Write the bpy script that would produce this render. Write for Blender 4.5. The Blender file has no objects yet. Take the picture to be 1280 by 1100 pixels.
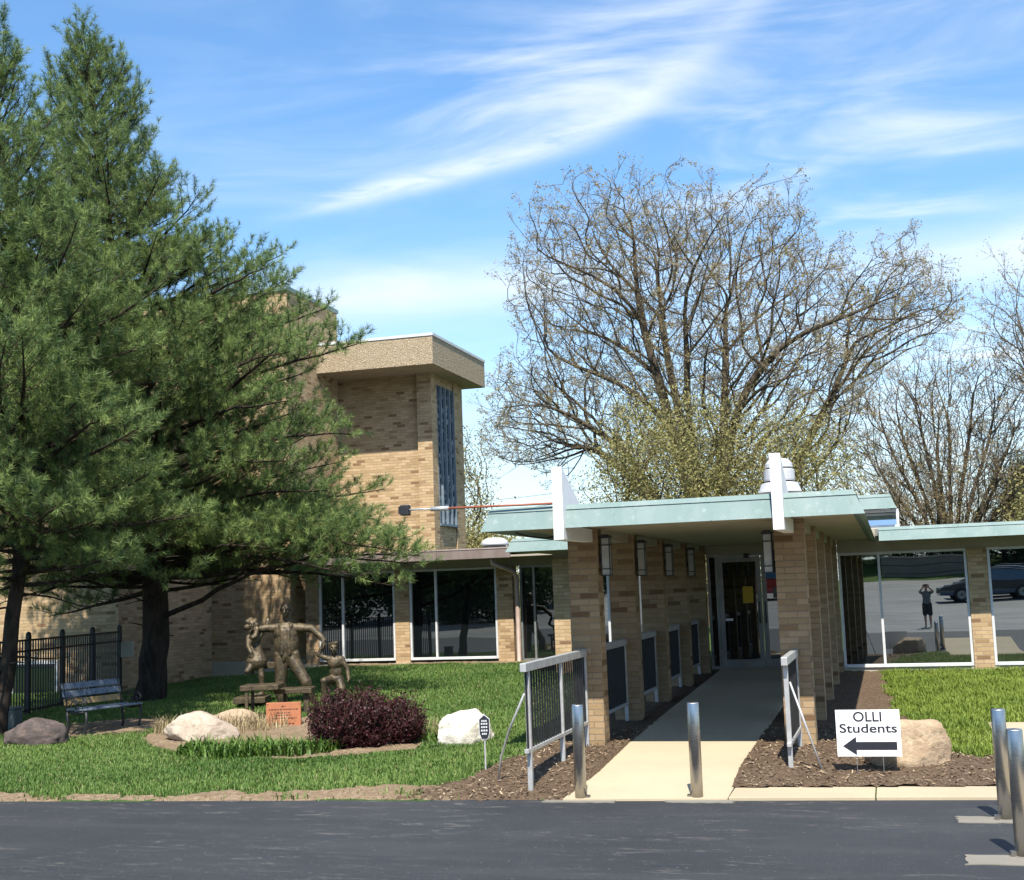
import bpy, bmesh, math, random
import numpy as np
from mathutils import Vector, Matrix
random.seed(7); RNG = np.random.default_rng(11)
SC = bpy.context.scene
COL = SC.collection
PI = math.pi

# ------------------------------------------------------------------ camera
CAM_M = ((0.95890558, 0.28154801, -0.03508291), (0.06639419, -0.10245245, 0.99251968), (-0.27584761, 0.95406195, 0.11693538))
cd = bpy.data.cameras.new('camera'); cam = bpy.data.objects.new('camera', cd); COL.objects.link(cam)
cd.sensor_fit = 'HORIZONTAL'; cd.sensor_width = 36.0; cd.lens = 36.0 * 1600.735 / 1280.0
cd.clip_start = 0.05; cd.clip_end = 3000
R3 = Matrix((CAM_M[0], CAM_M[1], [-v for v in CAM_M[2]])).transposed()
cam.matrix_world = Matrix.Translation((0, 0, 2.0)) @ R3.to_4x4()
SC.camera = cam

# ------------------------------------------------------------------ view, sun, sky
SC.view_settings.view_transform = 'Standard'; SC.view_settings.look = 'None'
SC.cycles.diffuse_bounces = 1
SC.view_settings.exposure = 0.78; SC.view_settings.gamma = 1.0
SUN_DIR = Vector((-0.15, 0.68, -1.0)).normalized()
ELEV = math.asin(-SUN_DIR.z); ROT = math.atan2(-SUN_DIR.x, -SUN_DIR.y)
sl = bpy.data.lights.new('sun', 'SUN'); sl.energy = 5.0; sl.angle = math.radians(0.5); sl.color = (1.0, 0.945, 0.84)
so = bpy.data.objects.new('sun', sl); COL.objects.link(so); so.rotation_euler = SUN_DIR.to_track_quat('-Z', 'Y').to_euler()
so.location = (0, -20, 30)
W = bpy.data.worlds.new('World'); SC.world = W; W.use_nodes = True

class NT:
    """tiny node-tree writer"""
    def __init__(s, tree): s.t = tree; s.n = tree.nodes; s.l = tree.links
    def new(s, typ, **kw):
        n = s.n.new(typ)
        for k, v in kw.items(): setattr(n, k, v)
        return n
    def put(s, sock, v):
        if isinstance(v, bpy.types.NodeSocket): s.l.new(v, sock)
        elif v is not None: sock.default_value = v
    def math(s, op, a, b=None, c=None, clamp=False):
        n = s.new('ShaderNodeMath', operation=op, use_clamp=clamp)
        for i, v in enumerate((a, b, c)):
            if v is not None: s.put(n.inputs[i], v)
        return n.outputs[0]
    def vmath(s, op, a, b=None):
        n = s.new('ShaderNodeVectorMath', operation=op); s.put(n.inputs[0], a)
        if b is not None: s.put(n.inputs[1], b)
        return n.outputs[0]
    def xyz(s, v):
        n = s.new('ShaderNodeSeparateXYZ'); s.put(n.inputs[0], v); return n.outputs
    def comb(s, x, y, z):
        n = s.new('ShaderNodeCombineXYZ')
        for i, v in enumerate((x, y, z)): s.put(n.inputs[i], v)
        return n.outputs[0]
    def noise(s, vec, scale, detail=4, rough=0.55, dist=0.0):
        n = s.new('ShaderNodeTexNoise'); s.put(n.inputs['Vector'], vec)
        n.inputs['Scale'].default_value = scale; n.inputs['Detail'].default_value = detail
        n.inputs['Roughness'].default_value = rough; n.inputs['Distortion'].default_value = dist
        return n.outputs[0]
    def mapr(s, v, a, b, c=0.0, d=1.0, smooth=True):
        n = s.new('ShaderNodeMapRange', interpolation_type='SMOOTHSTEP' if smooth else 'LINEAR')
        s.put(n.inputs[0], v)
        for i, q in enumerate((a, b, c, d)): n.inputs[i + 1].default_value = q
        return n.outputs[0]
    def mix(s, f, a, b, blend='MIX'):
        n = s.new('ShaderNodeMix', data_type='RGBA', blend_type=blend)
        s.put(n.inputs[0], f)
        for i, v in ((6, a), (7, b)):
            if isinstance(v, tuple) and len(v) == 3: v = (*v, 1)
            s.put(n.inputs[i], v)
        return n.outputs[2]
    def ramp(s, f, stops, interp='LINEAR'):
        n = s.new('ShaderNodeValToRGB'); cr = n.color_ramp; cr.interpolation = interp
        while len(cr.elements) < len(stops): cr.elements.new(0.5)
        for e, (p, c) in zip(cr.elements, stops): e.position = p; e.color = (*c, 1) if len(c) == 3 else c
        s.put(n.inputs[0], f); return n.outputs[0]

def build_sky():
    T = NT(W.node_tree); T.n.clear()
    out = T.new('ShaderNodeOutputWorld'); bg = T.new('ShaderNodeBackground'); bg.inputs[1].default_value = 0.068
    sky = T.new('ShaderNodeTexSky', sky_type='NISHITA', sun_disc=False)
    sky.sun_elevation = ELEV; sky.sun_rotation = ROT; sky.altitude = 0; sky.air_density = 1.25; sky.dust_density = 0.4; sky.ozone_density = 3.0
    d = T.xyz(T.new('ShaderNodeTexCoord').outputs['Generated'])
    z = T.math('MAXIMUM', d[2], 0.06)
    u = T.math('DIVIDE', d[0], z); v = T.math('DIVIDE', d[1], z)      # the cloud layer is a level sheet above the ground
    P = T.comb(u, v, 0.0)
    mp = T.new('ShaderNodeMapping'); T.put(mp.inputs[0], P); mp.inputs['Rotation'].default_value = (0, 0, math.radians(28)); mp.inputs['Scale'].default_value = (0.85, 1.5, 1)
    fib = T.noise(mp.outputs[0], 1.5, 8, 0.56, 0.7)
    soft = T.noise(P, 1.3, 5, 0.5, 0.3)
    fine = T.noise(mp.outputs[0], 6.0, 8, 0.6, 0.6)
    # long bright streak, a bent line across the layer
    uu = T.math('ADD', u, T.math('MULTIPLY', T.math('SUBTRACT', soft, 0.5), 0.18))
    bend = T.math('POWER', T.math('MAXIMUM', T.math('ADD', uu, 0.78), 0.0), 2.0)
    line = T.math('SUBTRACT', T.math('ADD', T.math('MULTIPLY', uu, -0.31), 2.54), T.math('MULTIPLY', bend, 1.15))
    w = T.math('SUBTRACT', v, line)
    w = T.math('ADD', w, T.math('MULTIPLY', T.math('SUBTRACT', fine, 0.5), 0.10))
    wid = T.mapr(u, -1.6, -0.1, 0.05, 0.10)
    core = T.math('EXPONENT', T.math('MULTIPLY', T.math('POWER', T.math('DIVIDE', w, wid), 2.0), -1.0))
    core = T.math('MULTIPLY', core, T.mapr(u, -1.62, -1.15, 0.0, 0.85))
    core = T.math('MULTIPLY', core, T.mapr(fine, 0.3, 0.62, 0.5, 1.0))
    core = T.math('MULTIPLY', core, T.mapr(u, -0.62, -0.1, 1.0, 0.4))
    core = T.math('MULTIPLY', core, T.mapr(fib, 0.2, 0.6, 0.6, 0.95))
    # feathered side of the streak
    fea = T.math('EXPONENT', T.math('MULTIPLY', T.math('POWER', T.math('DIVIDE', T.math('SUBTRACT', w, -0.28), 0.34), 2.0), -1.0))
    fea = T.math('MULTIPLY', T.math('MULTIPLY', fea, T.mapr(fib, 0.34, 0.78)), T.mapr(u, -1.3, -0.4, 0.25, 0.8))
    # broad bank low on the left
    e1 = T.math('POWER', T.math('DIVIDE', T.math('ADD', u, 1.45), 0.62), 2.0)
    e2 = T.math('POWER', T.math('DIVIDE', T.math('SUBTRACT', v, T.math('ADD', 4.15, T.math('MULTIPLY', fib, -0.35))), 0.36), 2.0)
    bank = T.math('MULTIPLY', T.math('EXPONENT', T.math('MULTIPLY', T.math('ADD', e1, e2), -1.0)), T.mapr(soft, 0.3, 0.6, 0.6, 1.0))
    # bank low on the right
    e3 = T.math('POWER', T.math('DIVIDE', T.math('SUBTRACT', u, 0.75), 0.75), 2.0)
    e4 = T.math('POWER', T.math('DIVIDE', T.math('SUBTRACT', v, T.math('ADD', 4.45, T.math('MULTIPLY', fib, -0.5))), 0.45), 2.0)
    bank2 = T.math('MULTIPLY', T.math('EXPONENT', T.math('MULTIPLY', T.math('ADD', e3, e4), -1.0)), 0.85)
    veil = T.math('MULTIPLY', T.mapr(fib, 0.36, 0.85), T.mapr(u, -1.25, -0.15, 0.16, 1.1))
    veil = T.math('MULTIPLY', veil, T.mapr(soft, 0.36, 0.6, 0.25, 1.0))
    low = T.mapr(d[2], 0.0, 0.3, 0.62, 0.0)
    dens = core
    for q in (fea, bank, bank2, veil, low): dens = T.math('SUBTRACT', 1.0, T.math('MULTIPLY', T.math('SUBTRACT', 1.0, dens), T.math('SUBTRACT', 1.0, q, clamp=True)))
    dens = T.math('MULTIPLY', dens, 0.9, clamp=True)
    tint = T.mix(1.0, sky.outputs[0], (SKY_R, SKY_G, SKY_B), 'MULTIPLY')
    c = T.mix(dens, tint, (9.6, 10.2, 10.8))
    T.put(bg.inputs[0], c); T.l.new(bg.outputs[0], out.inputs[0])
SKY_R, SKY_G, SKY_B = 1.22, 1.62, 1.92
build_sky()

# ------------------------------------------------------------------ materials
def base_mat(name):
    m = bpy.data.materials.new(name); m.use_nodes = True
    T = NT(m.node_tree); b = T.n['Principled BSDF']
    return m, T, b
def set_bump(T, b, h, strength=0.3, dist=0.02):
    n = T.new('ShaderNodeBump'); n.inputs['Strength'].default_value = strength; n.inputs['Distance'].default_value = dist
    T.put(n.inputs['Height'], h); T.l.new(n.outputs[0], b.inputs['Normal'])
def obj_co(T): return T.new('ShaderNodeTexCoord').outputs['Object']
def pos(T): return T.new('ShaderNodeNewGeometry').outputs['Position']
def plain(name, c1, c2=None, scale=3.0, rough=0.6, metal=0.0, bump=0.0, bscale=None, spec=0.5, stretch=None, coat=0.0, lo=0.35, hi=0.65):
    m, T, b = base_mat(name); c2 = c2 or tuple(v * 0.8 for v in c1)
    P = obj_co(T)
    if stretch:
        mp = T.new('ShaderNodeMapping'); T.put(mp.inputs[0], P); mp.inputs['Scale'].default_value = stretch; P = mp.outputs[0]
    n = T.noise(P, scale, 6, 0.6)
    T.put(b.inputs['Base Color'], T.mix(T.mapr(n, lo, hi), c1, c2))
    b.inputs['Roughness'].default_value = rough; b.inputs['Metallic'].default_value = metal
    b.inputs['Specular IOR Level'].default_value = spec; b.inputs['Coat Weight'].default_value = coat
    if bump: set_bump(T, b, T.noise(P, bscale or scale * 8, 5, 0.6), bump)
    return m
def brick_mat(name, gain=1.0, bl=0.23, bh=0.072):
    m, T, b = base_mat(name)
    g = T.new('ShaderNodeNewGeometry'); p = T.xyz(g.outputs['Position']); n = T.xyz(g.outputs['True Normal'])
    ax = T.math('GREATER_THAN', T.math('ABSOLUTE', n[0]), 0.5)
    u = T.math('ADD', T.math('MULTIPLY', p[1], ax), T.math('MULTIPLY', p[0], T.math('SUBTRACT', 1.0, ax)))
    uv = T.comb(u, p[2], 0.0)
    bt = T.new('ShaderNodeTexBrick', offset=0.5, squash=1.0); T.put(bt.inputs['Vector'], uv)
    bt.inputs['Color1'].default_value = (0, 0, 0, 1); bt.inputs['Color2'].default_value = (1, 1, 1, 1); bt.inputs['Mortar'].default_value = (0.5, 0.5, 0.5, 1)
    bt.inputs['Scale'].default_value = 1.0; bt.inputs['Brick Width'].default_value = bl; bt.inputs['Row Height'].default_value = bh
    bt.inputs['Mortar Size'].default_value = 0.006; bt.inputs['Mortar Smooth'].default_value = 0.3; bt.inputs['Bias'].default_value = 0.0
    k = gain
    col = T.ramp(bt.outputs['Color'], [(0.0, (0.46*k, 0.325*k, 0.185*k)), (0.3, (0.41*k, 0.285*k, 0.155*k)), (0.55, (0.50*k, 0.355*k, 0.21*k)), (0.76, (0.37*k, 0.25*k, 0.135*k)), (0.88, (0.30*k, 0.19*k, 0.10*k)), (0.95, (0.19*k, 0.105*k, 0.052*k))], 'CONSTANT')
    nz = T.noise(g.outputs['Position'], 2.2, 6, 0.65); nf = T.noise(g.outputs['Position'], 38, 4, 0.6)
    col = T.mix(T.mapr(nz, 0.3, 0.75, 0.0, 0.42), col, (0.30*k, 0.21*k, 0.12*k))
    col = T.mix(T.mapr(nf, 0.3, 0.7, 0.0, 0.35), col, T.mix(1.0, col, (0.72, 0.70, 0.68), 'MULTIPLY'))
    mort = T.mix(T.mapr(nz, 0.35, 0.65), (0.36*k, 0.285*k, 0.20*k), (0.27*k, 0.21*k, 0.14*k))
    T.put(b.inputs['Base Color'], T.mix(bt.outputs['Fac'], col, mort))
    b.inputs['Roughness'].default_value = 0.88; b.inputs['Specular IOR Level'].default_value = 0.25
    h = T.math('ADD', T.math('MULTIPLY', bt.outputs['Fac'], -1.0), T.math('MULTIPLY', nf, 0.35))
    set_bump(T, b, h, 0.9, 0.008)
    return m
def tint_mat(name, c1, c2, rough=0.6, trans=0.0, spec=0.3):
    """foliage: colour varies piece by piece through the 'Tint' attribute (0..1)"""
    m, T, b = base_mat(name)
    a = T.new('ShaderNodeAttribute', attribute_name='Tint')
    col = T.mix(a.outputs['Fac'], c1, c2)
    T.put(b.inputs['Base Color'], col); b.inputs['Roughness'].default_value = rough; b.inputs['Specular IOR Level'].default_value = spec
    if trans:
        tr = T.new('ShaderNodeBsdfTranslucent'); T.put(tr.inputs[0], col)
        mx = T.new('ShaderNodeMixShader'); mx.inputs[0].default_value = trans
        T.l.new(b.outputs[0], mx.inputs[1]); T.l.new(tr.outputs[0], mx.inputs[2])
        T.l.new(mx.outputs[0], T.n['Material Output'].inputs[0])
    return m
def glass_mat(name, refl=0.42, tint=(0.006, 0.008, 0.009), wav=0.0015):
    """dark tinted pane: mirror on top of a dark room"""
    m, T, b = base_mat(name)
    b.inputs['Base Color'].default_value = (*tint, 1); b.inputs['Roughness'].default_value = 0.6; b.inputs['Specular IOR Level'].default_value = 0.0
    gl = T.new('ShaderNodeBsdfGlossy'); gl.inputs['Roughness'].default_value = 0.0; gl.inputs['Color'].default_value = (0.86, 0.92, 0.93, 1)
    lw = T.new('ShaderNodeFresnel'); lw.inputs[0].default_value = 1.5
    f = T.math('ADD', T.math('MULTIPLY', lw.outputs[0], 0.9), refl, clamp=True)
    bp = T.new('ShaderNodeBump'); bp.inputs['Strength'].default_value = 1.0; bp.inputs['Distance'].default_value = wav
    T.put(bp.inputs['Height'], T.noise(obj_co(T), 0.9, 1, 0.4)); T.l.new(bp.outputs[0], gl.inputs['Normal'])
    mx = T.new('ShaderNodeMixShader'); T.put(mx.inputs[0], f); T.l.new(b.outputs[0], mx.inputs[1]); T.l.new(gl.outputs[0], mx.inputs[2])
    T.l.new(mx.outputs[0], T.n['Material Output'].inputs[0])
    return m
def asphalt_mat(name, c1, c2, marks=True, rough=0.75):
    m, T, b = base_mat(name); P = pos(T)
    big = T.noise(P, 0.35, 5, 0.55); fine = T.noise(P, 90, 3, 0.7); mid = T.noise(P, 4.0, 6, 0.65)
    col = T.mix(T.mapr(big, 0.35, 0.65), c1, c2)
    col = T.mix(T.mapr(mid, 0.3, 0.75, 0.0, 0.35), col, tuple(v * 0.75 for v in c1))
    col = T.mix(T.mapr(fine, 0.45, 0.72, 0.0, 0.75), col, tuple(v * 1.9 for v in c2))
    if marks:
        mp = T.new('ShaderNodeMapping'); T.put(mp.inputs[0], P); mp.inputs['Scale'].default_value = (0.42, 1.9, 1.0); mp.inputs['Rotation'].default_value = (0, 0, math.radians(5))
        s = T.noise(mp.outputs[0], 4.6, 12, 0.82, 0.8)
        area = T.mapr(T.noise(P, 0.55, 3, 0.5), 0.36, 0.58)
        worn = T.math('MULTIPLY', T.mapr(s, 0.54, 0.64), area)
        tyre = T.mapr(T.noise(mp.outputs[0], 0.9, 4, 0.5, 0.3), 0.5, 0.66)
        col = T.mix(T.math('MULTIPLY', tyre, 0.45), col, (0.048, 0.049, 0.05))
        speck = T.mapr(T.noise(P, 26, 2, 0.5), 0.69, 0.73)
        col = T.mix(T.math('MULTIPLY', worn, 0.62), col, (0.20, 0.185, 0.165))
        col = T.mix(T.math('MULTIPLY', speck, 0.4), col, (0.26, 0.24, 0.21))
    T.put(b.inputs['Base Color'], col); b.inputs['Roughness'].default_value = rough; b.inputs['Specular IOR Level'].default_value = 0.35
    set_bump(T, b, T.math('ADD', fine, T.math('MULTIPLY', mid, 0.5)), 0.35, 0.006)
    return m
def soil_mat(name, cols, scale=30, bump=0.8):
    m, T, b = base_mat(name); P = pos(T)
    n1 = T.noise(P, scale, 6, 0.75); n2 = T.noise(P, 1.4, 4, 0.5); n3 = T.noise(P, scale * 3.2, 3, 0.6)
    col = T.ramp(n1, [(0.28, cols[0]), (0.46, cols[1]), (0.6, cols[2]), (0.74, cols[3])])
    col = T.mix(T.mapr(n2, 0.35, 0.7, 0.0, 0.45), col, cols[1])
    col = T.mix(T.mapr(n3, 0.62, 0.74), col, cols[3])
    T.put(b.inputs['Base Color'], col); b.inputs['Roughness'].default_value = 0.95; b.inputs['Specular IOR Level'].default_value = 0.1
    set_bump(T, b, T.math('ADD', n1, T.math('MULTIPLY', n3, 0.4)), bump, 0.03)
    return m
def concrete_mat(name, c, dark=0.82):
    m, T, b = base_mat(name); P = pos(T)
    n1 = T.noise(P, 1.1, 6, 0.6); n2 = T.noise(P, 120, 3, 0.6); n3 = T.noise(P, 14, 5, 0.7)
    col = T.mix(T.mapr(n1, 0.3, 0.7, 0, 0.8), c, tuple(v * dark for v in c))
    col = T.mix(T.mapr(n2, 0.35, 0.75, 0, 0.6), col, tuple(v * 0.66 for v in c))
    col = T.mix(T.mapr(n3, 0.6, 0.8, 0, 0.35), col, tuple(v * 0.6 for v in c))
    T.put(b.inputs['Base Color'], col); b.inputs['Roughness'].default_value = 0.9; b.inputs['Specular IOR Level'].default_value = 0.2
    set_bump(T, b, n2, 0.25, 0.004)
    return m
def pebble_mat(name):
    m, T, b = base_mat(name); P = pos(T)
    v = T.new('ShaderNodeTexVoronoi'); T.put(v.inputs['Vector'], P); v.inputs['Scale'].default_value = 42
    c = T.xyz(v.outputs['Color'])
    col = T.ramp(c[0], [(0.0, (0.42, 0.33, 0.21)), (0.3, (0.35, 0.27, 0.165)), (0.55, (0.47, 0.385, 0.26)), (0.8, (0.38, 0.285, 0.175)), (0.95, (0.52, 0.45, 0.33))], 'CONSTANT')
    col = T.mix(T.mapr(v.outputs['Distance'], 0.4, 0.75), col, (0.25, 0.19, 0.125))
    T.put(b.inputs['Base Color'], col); b.inputs['Roughness'].default_value = 0.85
    set_bump(T, b, T.math('MULTIPLY', v.outputs['Distance'], -1.0), 0.7, 0.02)
    return m
def copper_mat(name):
    m, T, b = base_mat(name); P = pos(T)
    mp = T.new('ShaderNodeMapping'); T.put(mp.inputs[0], P); mp.inputs['Scale'].default_value = (1.0, 1.0, 0.25)
    n = T.noise(mp.outputs[0], 3.0, 7, 0.65); n2 = T.noise(P, 11, 6, 0.7); n3 = T.noise(mp.outputs[0], 16, 4, 0.6)
    col = T.mix(T.mapr(n, 0.32, 0.68), (0.145, 0.215, 0.205), (0.185, 0.25, 0.24))
    col = T.mix(T.mapr(n2, 0.55, 0.74, 0, 0.75), col, (0.32, 0.36, 0.345))
    col = T.mix(T.mapr(n3, 0.58, 0.76, 0, 0.7), col, (0.12, 0.175, 0.15))
    T.put(b.inputs['Base Color'], col); b.inputs['Roughness'].default_value = 0.62; b.inputs['Specular IOR Level'].default_value = 0.35
    return m
def steel_mat(name):
    m, T, b = base_mat(name)
    mp = T.new('ShaderNodeMapping'); T.put(mp.inputs[0], obj_co(T)); mp.inputs['Scale'].default_value = (1, 1, 60)
    n = T.noise(mp.outputs[0], 8, 3, 0.6)
    T.put(b.inputs['Base Color'], T.mix(n, (0.36, 0.355, 0.345), (0.48, 0.47, 0.455)))
    b.inputs['Metallic'].default_value = 1.0; T.put(b.inputs['Roughness'], T.mapr(n, 0.3, 0.7, 0.25, 0.4)); b.inputs['Anisotropic'].default_value = 0.6
    return m
def bark_mat(name, c1, c2, scale=9):
    m, T, b = base_mat(name); P = obj_co(T)
    mp = T.new('ShaderNodeMapping'); T.put(mp.inputs[0], P); mp.inputs['Scale'].default_value = (1, 1, 0.25)
    n = T.noise(mp.outputs[0], scale, 6, 0.7)
    T.put(b.inputs['Base Color'], T.mix(T.mapr(n, 0.35, 0.65), c1, c2)); b.inputs['Roughness'].default_value = 0.95; b.inputs['Specular IOR Level'].default_value = 0.1
    set_bump(T, b, n, 0.9, 0.03)
    return m
def rock_mat(name, c1, c2, c3):
    m, T, b = base_mat(name); P = obj_co(T)
    n1 = T.noise(P, 3.0, 8, 0.65, 0.4); n2 = T.noise(P, 22, 6, 0.7)
    mp = T.new('ShaderNodeMapping'); T.put(mp.inputs[0], P); mp.inputs['Scale'].default_value = (1, 1, 4); mp.inputs['Rotation'].default_value = (0.3, 0.35, 0)
    n3 = T.noise(mp.outputs[0], 4, 5, 0.6, 1.0)
    col = T.mix(T.mapr(n1, 0.38, 0.62), c1, c2); col = T.mix(T.mapr(n3, 0.55, 0.7, 0, 0.7), col, c3)
    col = T.mix(T.mapr(n2, 0.4, 0.75, 0, 0.5), col, tuple(v * 0.62 for v in c2))
    T.put(b.inputs['Base Color'], col); b.inputs['Roughness'].default_value = 0.92; b.inputs['Specular IOR Level'].default_value = 0.2
    set_bump(T, b, T.math('ADD', n2, n1), 0.7, 0.03)
    return m
M = {}
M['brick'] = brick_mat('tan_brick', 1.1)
M['brick_pier_shaded'] = brick_mat('tan_brick_piers_shaded', 0.80)  # same brick, colour lowered to carry the shade under the canopy
M['copper'] = copper_mat('copper_patina')
M['white'] = plain('white_paint', (0.82, 0.81, 0.80), (0.76, 0.75, 0.74), 4, 0.45)
M['sign_white'] = plain('sign_white', (0.84, 0.84, 0.85), (0.82, 0.82, 0.83), 4, 0.4)
M['black_ink'] = plain('black_ink', (0.012, 0.013, 0.02), (0.016, 0.017, 0.026), 8, 0.5)
M['soffit'] = plain('beige_soffit', (0.40, 0.36, 0.28), (0.36, 0.32, 0.245), 1.5, 0.8)
M['alum'] = plain('aluminium', (0.30, 0.31, 0.31), (0.24, 0.25, 0.25), 6, 0.42, 0.5)
M['rail'] = plain('rail_aluminium', (0.50, 0.50, 0.49), (0.41, 0.41, 0.41), 9, 0.42, 0.35, 0.05, 60)
M['frame_white'] = plain('window_frame_white', (0.62, 0.63, 0.63), (0.54, 0.55, 0.56), 6, 0.45)
M['frame_blue'] = plain('tower_frame_blue', (0.17, 0.215, 0.26), (0.13, 0.17, 0.21), 6, 0.5)
M['glass'] = glass_mat('window_glass', 0.29)
M['glass_dark'] = glass_mat('window_glass_dark', 0.16)
M['glass_sky'] = glass_mat('clerestory_glass', 0.72)
M['brownmetal'] = plain('brown_fascia_metal', (0.155, 0.115, 0.10), (0.19, 0.15, 0.135), 5, 0.6, 0, 0, stretch=(1, 1, 0.2))
M['brownpipe'] = plain('tan_downpipe', (0.42, 0.32, 0.27), (0.36, 0.27, 0.225), 5, 0.5)
M['roof'] = plain('roof_membrane', (0.22, 0.21, 0.20), (0.16, 0.155, 0.15), 2, 0.9)
M['stone_base'] = concrete_mat('foundation_concrete', (0.50, 0.46, 0.36))
M['walk'] = concrete_mat('walk_concrete', (0.50, 0.415, 0.285), 0.88)
M['strip'] = concrete_mat('strip_concrete', (0.48, 0.395, 0.27), 0.86)
M['patch'] = concrete_mat('patch_concrete', (0.235, 0.215, 0.18), 0.8)
M['pebble'] = pebble_mat('pebble_panel')
M['steel'] = steel_mat('brushed_steel')
M['black_metal'] = plain('black_metal', (0.012, 0.012, 0.013), (0.02, 0.02, 0.022), 8, 0.5)
M['dark_bar'] = plain('dark_baluster', (0.010, 0.011, 0.013), (0.018, 0.019, 0.021), 8, 0.5, 0.2)
M['bronze'] = plain('weathered_bronze', (0.115, 0.085, 0.047), (0.048, 0.037, 0.023), 9, 0.5, 0.35, 0.45, 40)
M['terracotta'] = plain('terracotta_plaque', (0.42, 0.155, 0.07), (0.38, 0.14, 0.065), 6, 0.7)
M['letter_dark'] = plain('engraved_dark', (0.09, 0.035, 0.02), (0.07, 0.03, 0.018), 6, 0.7)
M['opal'] = plain('opal_glass', (0.42, 0.43, 0.39), (0.36, 0.37, 0.33), 8, 0.25)
M['bench_slat'] = plain('bench_slat_paint', (0.15, 0.18, 0.22), (0.07, 0.09, 0.115), 14, 0.6)
M['bench_wood'] = plain('bench_worn_wood', (0.36, 0.22, 0.06), (0.16, 0.13, 0.09), 9, 0.6)
M['vent'] = plain('vent_white_metal', (0.55, 0.55, 0.56), (0.46, 0.46, 0.48), 5, 0.45)
M['redpole'] = plain('red_brown_pole', (0.34, 0.10, 0.05), (0.26, 0.08, 0.04), 8, 0.45)
M['greybox'] = plain('grey_green_box', (0.10, 0.12, 0.11), (0.075, 0.09, 0.085), 5, 0.6)
M['asphalt'] = asphalt_mat('sealed_asphalt', (0.021, 0.0225, 0.0255), (0.032, 0.034, 0.0375))
M['old_asphalt'] = asphalt_mat('old_asphalt', (0.11, 0.107, 0.10), (0.19, 0.185, 0.172), True, 0.6)
M['mulch'] = soil_mat('mulch', [(0.035, 0.022, 0.014), (0.105, 0.070, 0.045), (0.185, 0.132, 0.09), (0.38, 0.30, 0.22)], 34)
M['dirt'] = soil_mat('dirt', [(0.08, 0.05, 0.03), (0.19, 0.135, 0.085), (0.28, 0.21, 0.14), (0.42, 0.34, 0.25)], 22, 0.6)
M['turf'] = soil_mat('turf_soil', [(0.02, 0.035, 0.01), (0.045, 0.08, 0.02), (0.07, 0.12, 0.03), (0.13, 0.15, 0.05)], 24, 0.6)
M['field'] = soil_mat('far_ground', [(0.03, 0.05, 0.012), (0.06, 0.10, 0.025), (0.08, 0.13, 0.03), (0.12, 0.14, 0.05)], 3, 0.3)
M['grass'] = tint_mat('grass_blades', (0.05, 0.115, 0.018), (0.185, 0.27, 0.065), 0.55, 0.25)
M['grass_bright'] = tint_mat('bright_grass_blades', (0.085, 0.145, 0.016), (0.27, 0.335, 0.055), 0.55, 0.25)
M['straw'] = tint_mat('dry_grass', (0.28, 0.21, 0.11), (0.46, 0.38, 0.22), 0.8, 0.15)
M['lily'] = tint_mat('green_strap_leaves', (0.055, 0.125, 0.02), (0.16, 0.25, 0.05), 0.5, 0.25)
M['needle'] = tint_mat('pine_needles', (0.036, 0.084, 0.028), (0.29, 0.375, 0.11), 0.5, 0.28, 0.35)
M['pine_bark'] = bark_mat('pine_bark', (0.055, 0.042, 0.033), (0.022, 0.018, 0.015))
M['twig_bark'] = bark_mat('pine_twig', (0.12, 0.09, 0.06), (0.06, 0.045, 0.03))
M['maple_bark'] = bark_mat('maple_bark', (0.11, 0.088, 0.064), (0.05, 0.04, 0.03), 4)
M['maple_twig'] = plain('maple_twig', (0.20, 0.155, 0.10), (0.14, 0.108, 0.07), 3, 0.8)
M['maple_bud'] = tint_mat('maple_buds', (0.22, 0.165, 0.075), (0.38, 0.32, 0.14), 0.6, 0.3)
M['spring_leaf'] = tint_mat('spring_leaves', (0.20, 0.185, 0.07), (0.38, 0.345, 0.135), 0.6, 0.35)
M['pale_leaf'] = tint_mat('pale_spring_leaves', (0.25, 0.23, 0.11), (0.42, 0.40, 0.22), 0.6, 0.35)
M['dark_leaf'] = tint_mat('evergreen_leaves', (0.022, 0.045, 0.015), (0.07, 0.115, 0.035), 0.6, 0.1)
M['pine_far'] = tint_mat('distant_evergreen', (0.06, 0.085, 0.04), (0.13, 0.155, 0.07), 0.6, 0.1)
M['purple_leaf'] = tint_mat('barberry_leaves', (0.014, 0.005, 0.007), (0.085, 0.021, 0.026), 0.5, 0.12)
M['skin'] = plain('skin', (0.50, 0.31, 0.22), (0.46, 0.28, 0.20), 6, 0.55)
M['cloth_dark'] = plain('dark_cloth', (0.03, 0.032, 0.035), (0.045, 0.046, 0.05), 12, 0.9)
M['cloth_grey'] = plain('grey_cloth', (0.16, 0.165, 0.17), (0.20, 0.205, 0.21), 12, 0.9)
M['hair'] = plain('brown_hair', (0.05, 0.03, 0.02), (0.08, 0.05, 0.03), 20, 0.6)
M['rubber'] = plain('tyre_rubber', (0.015, 0.015, 0.015), (0.02, 0.02, 0.02), 5, 0.8)
M['yellow_paper'] = plain('yellow_paper', (0.55, 0.36, 0.03), (0.50, 0.33, 0.03), 5, 0.7)
def car_paint(name, c): return plain(name, c, tuple(v * 0.92 for v in c), 2, 0.25, 0.2, coat=0.8)

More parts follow.
